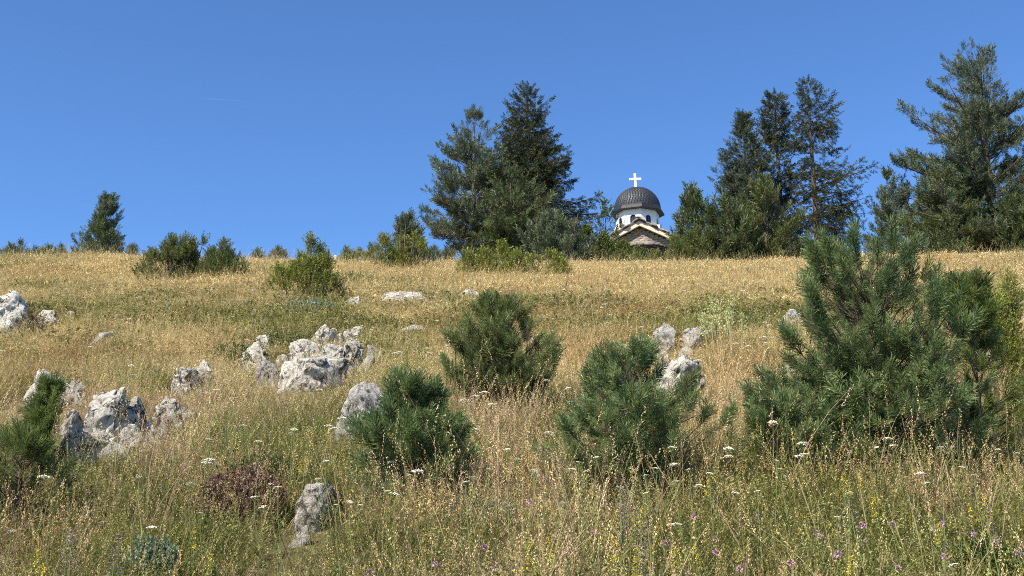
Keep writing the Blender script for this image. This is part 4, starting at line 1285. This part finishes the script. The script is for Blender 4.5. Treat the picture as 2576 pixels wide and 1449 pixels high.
def field_tint(P, seed, kind='dry'):
    r = np.random.default_rng(seed)
    x, y = P[:, 0], P[:, 1]
    pdry, prust = patch_field(x, y)
    d = dryness(x, y) + pdry
    u = r.random(len(P))
    rust = np.clip((n2(x, y, 1.7, 44, 3) - .52) * 4 + prust, 0, 1.25) * np.where(y > 21, .5, 1)
    dry = np.where((u < .3)[:, None], STRAW, TAN) * (1 - .6 * rust[:, None]) + RUST * .6 * rust[:, None]
    dry = np.where(((r.random(len(P)) < .3) & (y < 10))[:, None], PINKISH * 1.25, dry)
    grn = np.where((r.random(len(P)) < .5)[:, None], OLIVE, np.where((r.random(len(P)) < .6)[:, None], GREEN, PALE))
    bias = {'dry': .10, 'mid': -.08, 'green': -.16, 'stalk': .35}[kind]
    pd = np.clip(d + bias + r.normal(0, .22, len(P)), 0, 1)
    w = np.clip((pd - .35) / .3, 0, 1)[:, None]
    c = dry * w + grn * (1 - w)
    c = c * (.72 + .56 * n2(x, y, .5, 77, 3))[:, None]      # tussocks of darker and paler growth
    return np.clip(c * r.normal(1, .13, (len(P), 1)), .01, .9)

def put(name, label, tm, P, seed, hs, kind, ws=None, tilt=.15, tint=None):
    r = np.random.default_rng(seed); n = len(P)
    rot = np.stack([r.normal(0, tilt, n), r.normal(0, tilt, n), r.random(n) * 6.283], 1)
    hh = hs(P[:, 1]) * (.55 + .45 * n2(P[:, 0], P[:, 1], 1.5, 61, 2) + .45 * n2(P[:, 0], P[:, 1], .45, 62, 2)) * r.uniform(.8, 1.2, n)
    hh = hh * rock_gap(P[:, 0], P[:, 1])
    w = hh if ws is None else ws(P[:, 1]) * r.uniform(.8, 1.2, n)
    # wider tufts far away keep the sward closed
    scl = np.stack([w, w, hh], 1)
    c = field_tint(P, seed + 1, kind) if tint is None else tint
    return scatter(name, label, tm, P, rot, scl, r.integers(0, len(tm), n), c)

BL = [M_BLADE, M_HUSK]
T_NEARGRASS = [tuft('tuft', 100 + i, 16, .26, .0036, .07, .28, .45, BL) for i in range(5)]
T_DRY = [tuft('tuft', 200 + i, 9, .42, .0024, .05, .2, .4, BL, (.85, .08, .0032, 14)) for i in range(6)]
T_WEED = [herb('leaves', 300 + i, 46, .16, .012, .09, BL) for i in range(4)]
T_WEEDMID = [herb('leaves', 350 + i, 60, .15, .03, .2, BL) for i in range(4)]
T_MID = [tuft('tuft', 400 + i, 15, .28, .0075, .13, .28, .5, BL, (.5, .06, .010, 4)) for i in range(6)]
T_STALK = [tuft('tuft', 500 + i, 3, .62, .0034, .04, .12, .22, BL, (1, .12, .0030, 24)) for i in range(5)]
T_FAR = [tuft('tuft', 600 + i, 15, .28, .013, .22, .3, .5, BL, (.5, .08, .018, 3)) for i in range(6)]

put('short_green_grass', 'short green grass filling the ground between the flowers in the foreground', T_NEARGRASS, spots(lambda y: 190 if y < 9 else 120, 3.2, 15, 1), 11, lambda y: .75 + 0 * y, 'green')
put('low_meadow_herbs', 'low leafy herbs close to the ground in the foreground', T_WEED, spots(lambda y: 95 if y < 9 else 60, 3.2, 18, 2), 12, lambda y: .9 + 0 * y, 'green')
put('flowering_dry_grass', 'fine dry grass with open seed heads over the near slope', T_DRY, spots(lambda y: 75 if y < 8 else 80, 3.4, 15, 3), 13, lambda y: .80 + 0 * y, 'dry')
put('mid_slope_herbs', 'dark leafy herbs under the grass of the middle slope', T_WEEDMID, spots(lambda y: 42, 13, 30, 41), 51, lambda y: 1.0 + 0 * y, 'green')
put('mid_slope_grass', 'tan and olive grass covering the middle of the slope', T_MID, spots(lambda y: 62 if y < 20 else 52, 10, 27, 4), 14, lambda y: .70 + 0 * y, 'mid')
put('dry_slope_grass', 'dry tan grass with seed heads on the middle slope', T_DRY, spots(lambda y: 30, 13, 30, 5), 15, lambda y: .72 + 0 * y, 'dry', lambda y: 1.5 + 0 * y)
put('crest_grass', 'tall straw coloured grass on the upper slope and the crest', T_FAR, spots(lambda y: 52 if y < 42 else 14, 22, 60, 6), 16, lambda y: .72 + 0 * y, 'dry')
put('tall_grass_stalks', 'scattered tall straw stalks with long seed spikes', T_STALK, spots(lambda y: 15 if y < 12 else 9, 3.8, 34, 7), 17, lambda y: .95 + 0 * y, 'stalk')

# ------------------------------------------------------------------ flowers one can pick out
M_PETAL = plain('white_petals', (.80, .74, .58), .7, .1, 20)
M_PINK = plain('pink_clover_petals', (.50, .29, .37), .7, .25, 30)
M_YEL = plain('yellow_petals', (.66, .50, .04), .7, .25, 30)
M_PURP = plain('faded_purple_petals', (.28, .20, .20), .7, .3, 30)
def head_mesh(kind, seed):
    r = random.Random(seed); mb = MB()
    def leafp(p, q, w):
        p = Vector(p); q = Vector(q); t = (q - p).cross(Vector((r.gauss(0, 1), r.gauss(0, 1), r.gauss(0, 1)))).normalized() * w
        mb.add([p, p.lerp(q, .5) + t, q, p.lerp(q, .5) - t], [[0, 1, 2, 3]])
    if kind == 'umbel':                      # flat plate of tiny florets with rays under it
        for k in range(34):
            a = r.random() * 6.283; q = math.sqrt(r.random()) * .034
            x, y, z = q * math.cos(a), q * math.sin(a), .006 - q * .25 + r.uniform(-.003, .003)
            s = r.uniform(.0035, .006); n0 = len(mb.v)
            mb.v += [(x + s * math.cos(b), y + s * math.sin(b), z) for b in (0, 1.26, 2.5, 3.77, 5.03)] + [(x, y, z + s * .7), (x, y, z - s * .8)]
            mb.f += [[n0 + j, n0 + (j + 1) % 5, n0 + 5] for j in range(5)] + [[n0 + (j + 1) % 5, n0 + j, n0 + 6] for j in range(5)]
    elif kind == 'ball':
        for k in range(46):
            d = Vector((r.gauss(0, 1), r.gauss(0, 1), r.gauss(.3, .9))).normalized(); leafp(d * .004, d * r.uniform(.011, .016), .003)
    elif kind == 'plume':                    # loose spray of tiny blossoms
        for k in range(90):
            t = r.random(); a = r.random() * 6.283; q = .035 * (1 - t) + .006
            c = Vector((q * math.cos(a) * r.random(), q * math.sin(a) * r.random(), -.10 + .13 * t)); d = Vector((r.gauss(0, 1), r.gauss(0, 1), r.gauss(.5, 1))).normalized()
            leafp(c, c + d * .009, .003)
    elif kind == 'spire':                    # whorls up a stem
        for k in range(11):
            z = -.2 + k * .021
            for j in range(9):
                a = j * .7 + r.random(); c = Vector((.004 * math.cos(a), .004 * math.sin(a), z)); leafp(c, c + Vector((.014 * math.cos(a), .014 * math.sin(a), .006)), .004)
    return mb
ZN = [(300, 'at the lower left'), (700, 'around the dried brown patch'), (950, 'beside the leaning bottom rock'), (1200, 'below the low young pine'), (1400, 'between the low and wide pines'), (1800, 'before the wide young pine'), (2120, 'before the low pale tipped pine'), (9999, 'before the large right pine')]
HEADS = {}
for kd, mt in (('umbel', M_PETAL), ('ball', M_PINK), ('plume', M_YEL), ('spire', M_PURP)):
    HEADS[kd] = [mesh('flower_head', np.array(m_.v), m_.f, mt) for m_ in (head_mesh(kd, s) for s in range(3))]
def stem_mesh(hh, seed, umbel):
    r = random.Random(seed); mb = MB(); bx_, by_ = r.gauss(0, .03), r.gauss(0, .03)
    mb.tube([(bx_, by_, -hh), (bx_ * .6, by_ * .6, -hh * .6), (bx_ * .1, by_ * .1, -hh * .25), (0, 0, -.02)], [.0022, .002, .0017, .0013], 4)
    if umbel:
        for k in range(6): mb.tube([(0, 0, -.022), (.02 * math.cos(k * 1.05), .02 * math.sin(k * 1.05), 0)], [.0009, .0007], 3)
    for k in range(4):
        z = -hh * r.uniform(.3, .8); a = r.random() * 6.28; c = Vector((bx_ * .6, by_ * .6, z)); q = c + Vector((math.cos(a), math.sin(a), .6)) * .05
        t = Vector((-math.sin(a), math.cos(a), 0)) * .004; mb.add([c, c.lerp(q, .5) + t, q, c.lerp(q, .5) - t], [[0, 1, 2, 3]])
    return mesh('stem', np.array(mb.v), mb.f, M_GREENSTEM)
STEMS = {(u, s): stem_mesh(h_, s, u) for u, h_ in ((True, .45), (False, .3)) for s in range(4)}
def flower(name, kd, X, Y, hh, label, cat, group, seed, size=1.0):
    q = on_ground(X, Y, hh)
    d = ray(X, Y); k = q.y / d[1]
    p = Vector((q.x, q.y, CZ + d[2] * k))
    r = random.Random(seed)
    root = empty(name, (p.x, p.y, p.z - hh), label, cat, group)
    h = link('flower_head', HEADS[kd][seed % 3], root, (0, 0, hh)); h.scale = [size * (r.uniform(.28, .62) if kd == 'umbel' else r.uniform(.8, 1.15))] * 3
    h.rotation_euler = (r.gauss(0, .15), r.gauss(0, .15), r.random() * 6.28)
    s = link('stem', STEMS[(kd == 'umbel', seed % 4)], root, (0, 0, hh)); s.scale = (1, 1, hh / (.45 if kd == 'umbel' else .3)); s.rotation_euler = (0, 0, r.random() * 6.28)
W_ = [(1690, 1125), (1953, 1158), (2022, 1142), (1965, 1180), (1455, 1162), (1475, 1185), (1440, 1180), (1590, 1180), (1625, 1195), (1650, 1178), (1735, 1180), (1785, 1190), (1172, 1212), (1190, 1200), (1030, 1195), (992, 1242), (975, 1235),
      (880, 1262), (905, 1270), (528, 1105), (477, 1217), (590, 1072), (612, 1070), (740, 1080), (820, 1160), (682, 1218), (640, 1250), (660, 1275), (505, 1290), (30, 1336), (700, 1225), (560, 1085), (1160, 1068), (1275, 1130), (1300, 1155),
      (2135, 1240), (2205, 1125), (2245, 1120), (2365, 1125), (2395, 1125), (2455, 975), (2395, 935), (2437, 873), (2450, 1195), (2330, 1215), (2105, 1300), (1850, 1240), (1905, 1235), (1560, 1225), (1370, 1240), (1415, 1265), (1230, 1180),
      (735, 1090), (800, 1205), (350, 1200), (440, 1085), (650, 1110), (845, 1270), (2420, 1175), (2510, 1130), (2560, 1140), (1500, 1150), (1345, 1185), (1625, 1240), (1700, 1210), (2397, 1420)]
r = random.Random(99)
LW = ordinals(W_, ZN, 'white umbel flowers')
for i, (X, Y) in enumerate(W_):
    flower('white_umbel_flower', 'umbel', X, Y, r.uniform(.38, .5), LW[i], 'flower', 'white umbel flowers in the foreground', i)
pink_points = [(1530, 1375), (1548, 1385), (1670, 1365), (1427, 1392), (1800, 1355), (1800, 1390), (1860, 1430), (2052, 1340), (2065, 1350), (1905, 1300), (2172, 1323), (2245, 1318), (2370, 1318), (2375, 1400), (2350, 1330), (2105, 1395),
                           (2260, 1430), (1220, 1375), (1245, 1430), (930, 1440), (1330, 1262), (2450, 1345), (2500, 1365), (1990, 1418), (1495, 1340), (1095, 1420), (2560, 1390), (1745, 1300), (1730, 1440), (1640, 1432)]
LP = ordinals(pink_points, ZN, 'pink clover heads')
for i, (X, Y) in enumerate(pink_points):
    flower('pink_clover', 'ball', X, Y, r.uniform(.16, .24), LP[i], 'flower', 'pink clover heads in the foreground', i, 1.15)
yellow_points = [(1540, 1365), (1552, 1372), (1600, 1395), (1690, 1385), (1705, 1390), (1750, 1388), (1550, 1300), (1610, 1290), (1650, 1335), (2165, 1195), (2120, 1210), (2360, 1330), (2440, 1280), (2475, 1255), (1380, 1360), (1400, 1380), (490, 1340),
                           (530, 1405), (755, 1170), (780, 1130), (95, 1395), (110, 1430), (1330, 1380), (2140, 1415), (2200, 1260), (1780, 1215)]
LY = ordinals(yellow_points, ZN, 'yellow blossom sprays')
for i, (X, Y) in enumerate(yellow_points):
    flower('yellow_flower_spray', 'plume', X, Y, r.uniform(.22, .32), LY[i], 'flower', 'yellow blossom sprays in the foreground', i, .75)
purple_points = [(1570, 1240), (1580, 1265), (1600, 1290), (1622, 1300), (1632, 1320), (2140, 1265), (2120, 1275), (290, 1370), (300, 1350), (170, 1340), (2480, 1270), (1560, 1275), (180, 1355)]
LV = ordinals(purple_points, ZN, 'faded purple spires')
for i, (X, Y) in enumerate(purple_points):
    flower('purple_flower_spire', 'spire', X, Y, r.uniform(.36, .46), LV[i], 'flower', 'faded purple spires in the foreground', i, .8)
# far small white heads
rr2 = np.random.default_rng(5)
wp = spots(lambda y: 1.5 if y > 9 else 2.5, 5, 34, 31)
mbw = head_mesh('umbel', 9)
wh = mesh('flower_head', np.array(mbw.v) + np.array((0, 0, .30)), mbw.f, M_PETAL)
put('distant_white_flowers', 'tiny white flower heads dotted over the slope', [wh], wp, 33, lambda y: 1.0 + 0 * y, 'dry', lambda y: .9 + 0 * y, .05)

# ------------------------------------------------------------------ herbs, dried patches, single stalks
q = on_ground(1812, 888, .1); m = mpp(q.y); rp = random.Random(8)
root = empty('pale_flower_stalks', q, 'tall pale yellow green flowering stalks standing in a bunch in the tan meadow', 'plant')
for k in range(12):
    x = -46 + k * 8.4 + rp.uniform(-4, 4); Yt = 745 + abs(x) * .5 + rp.uniform(0, 35)
    ht = on_plane(1812 + x, Yt, q.y).z - q.z; y = rp.uniform(-.3, .3)
    mb = MB(); mb.tube([(x * m * .8, y, -.1), (x * m * .9, y, ht * .5), (x * m, y, ht)], [.006, .005, .002], 4); mb.obj('stem', M_STEM, root)
    n = 34
    P = [(x * m + rp.gauss(0, .014), y + rp.gauss(0, .014), ht * rp.uniform(.48, 1.0)) for _ in range(n)]
    V, F, T, Wd = grow(P, [(rp.gauss(0, 1), rp.gauss(0, 1), rp.uniform(0, 1)) for _ in P], [.05 * rp.uniform(.6, 1.3) for _ in P], SH_LEAF, 900 + k)
    link('flower_spike', mesh('flower_spike', V, F, M_PALEHERB, attrs={'tint': T, 'wood': Wd}), root)
clump('dried_herb_patch', 600, 1300, 205, 135, M_DRYHERB, SH_LEAF, .045, 1500, 'dark reddish brown patch of dried herbs in the lower left foreground', 'plant', 202, .05, .9)
clump('grey_green_herb', 1632, 1449, 120, 55, M_GREYHERB, SH_LEAF, .06, 420, 'grey green leafy herb at the bottom edge, right of the middle', 'plant', 203, .1)
clump('grey_green_herb', 380, 1449, 110, 110, M_GREYHERB, SH_LEAF, .05, 700, 'pale grey green herb at the bottom edge, lower left', 'plant', 204, .05)
clump('grey_green_herb', 775, 785, 150, 45, M_GREYHERB, SH_LEAF, .09, 700, 'grey green herbs at the foot of the spreading yellow juniper', 'plant', 205, .1)
clump('grey_green_herb', 38, 1062, 22, 40, M_GREYHERB, SH_LEAF, .05, 120, 'small blue grey thistle left of the narrow young pine', 'plant', 206, .1)
clump('grey_green_herb', 1245, 1265, 90, 50, M_GREYHERB, SH_LEAF, .05, 260, 'pale herb in grass right below the low young pine', 'plant', 207, .1)
clump('grey_green_herb', 660, 1175, 160, 70, M_OLIVE, SH_LEAF, .045, 900, 'olive green herbs above the dried brown patch', 'plant', 208, .1)
clump('grey_green_herb', 600, 895, 150, 50, M_OLIVE, SH_LEAF, .06, 600, 'dark green herbs around the pale cracked slab', 'plant', 209, .1, kind=None)
clump('green_herb', 720, 860, 110, 45, M_OLIVE, SH_LEAF, .06, 500, 'green herbs between the cracked slab and the central outcrop', 'plant', 210, .1)
clump('green_herb', 2480, 1400, 130, 90, M_OLIVE, SH_LEAF, .055, 900, 'dark green leafy herb in the lower right corner', 'plant', 211, .1)
clump('dried_herb_patch', 1430, 900, 70, 40, M_DRYHERB, SH_LEAF, .06, 350, 'rusty dried herbs right of the middle young pine', 'plant', 212, .05)
clump('dried_herb_patch', 1955, 900, 80, 26, M_DRYHERB, SH_LEAF, .05, 260, 'small reddish herbs left of the large right pine', 'plant', 213, .05)
LSP = [(2310, 1110, 2282, 850), (2345, 1090, 2325, 840), (2380, 1120, 2372, 850), (2425, 1180, 2440, 895), (2510, 1050, 2535, 930), (1215, 1240, 1165, 1010), (1260, 1200, 1240, 1000), (1640, 1400, 1560, 1180), (1730, 1300, 1600, 1090),
                                      (1720, 1290, 1715, 1060), (2080, 1420, 1990, 1150), (2190, 1400, 2160, 1180), (2290, 1440, 2240, 1270), (2330, 1449, 2290, 1240), (170, 1290, 165, 1110), (285, 1240, 300, 1030), (330, 1200, 375, 990), (470, 1180, 500, 960),
                                      (1900, 1449, 1780, 1230), (1450, 1350, 1380, 1130), (1130, 1250, 1120, 1050), (2470, 1400, 2520, 1200)]
LS = ordinals([(a[0], a[1]) for a in LSP], ZN, 'long straw stalks')
for i, (xb, yb, xt, yt) in enumerate(LSP):
    q = on_ground(xb, yb, .02); m = mpp(q.y); t = on_plane(xt, yt, q.y); rp = random.Random(i)
    dx = t.x - q.x; hz = t.z - q.z
    mb = MB(); mb.tube([(0, 0, -.05), (dx * .35, 0, hz * .4), (dx * .7, .02, hz * .75), (dx, .03, hz)], [.0028, .0026, .0022, .0012], 4)
    root = empty('grass_stalk', q, LS[i], 'grass stalk', 'single long straw stalks')
    mb.obj('stem', M_STEM, root)
    hb = MB()
    for k in range(34):
        f = .72 + .28 * k / 34; c = Vector((dx * f, .02, hz * (1 - (1 - f) * 1.0))); a = rp.random() * 6.28
        e = c + Vector((math.cos(a) * .006 + dx * .012, math.sin(a) * .006, .011)); tt = Vector((-math.sin(a), math.cos(a), 0)) * .0022
        hb.add([c, c.lerp(e, .5) + tt, e, c.lerp(e, .5) - tt], [[0, 1, 2, 3]])
    hb.obj('seed_head', M_STEM, root)

# ------------------------------------------------------------------ vapour trail high in the sky
M_TRAIL, nt, out = new_mat('vapour')
e = N(nt, 'BsdfDiffuse'); e.inputs[0].default_value = (.9, .9, .9, 1); tr_ = N(nt, 'BsdfTransparent'); mx = N(nt, 'MixShader'); mx.inputs[0].default_value = .025
nt.links.new(tr_.outputs[0], mx.inputs[1]); nt.links.new(e.outputs[0], mx.inputs[2]); nt.links.new(mx.outputs[0], out.inputs[0])
pa, pb_ = on_plane(510, 247, 4000), on_plane(640, 256, 4000)
mb = MB(); n = 9
mb.tube([tuple((pa.lerp(pb_, k / (n - 1))) - pa) for k in range(n)], [1.4, 2.2, 2.0, 1.7, 1.4, 1.1, .8, .5, .2], 8)
o = mb.obj('vapour_trail', M_TRAIL, None, True, pa)
tag(o, 'short faint white vapour trail high in the blue sky at the left', 'vapour trail')
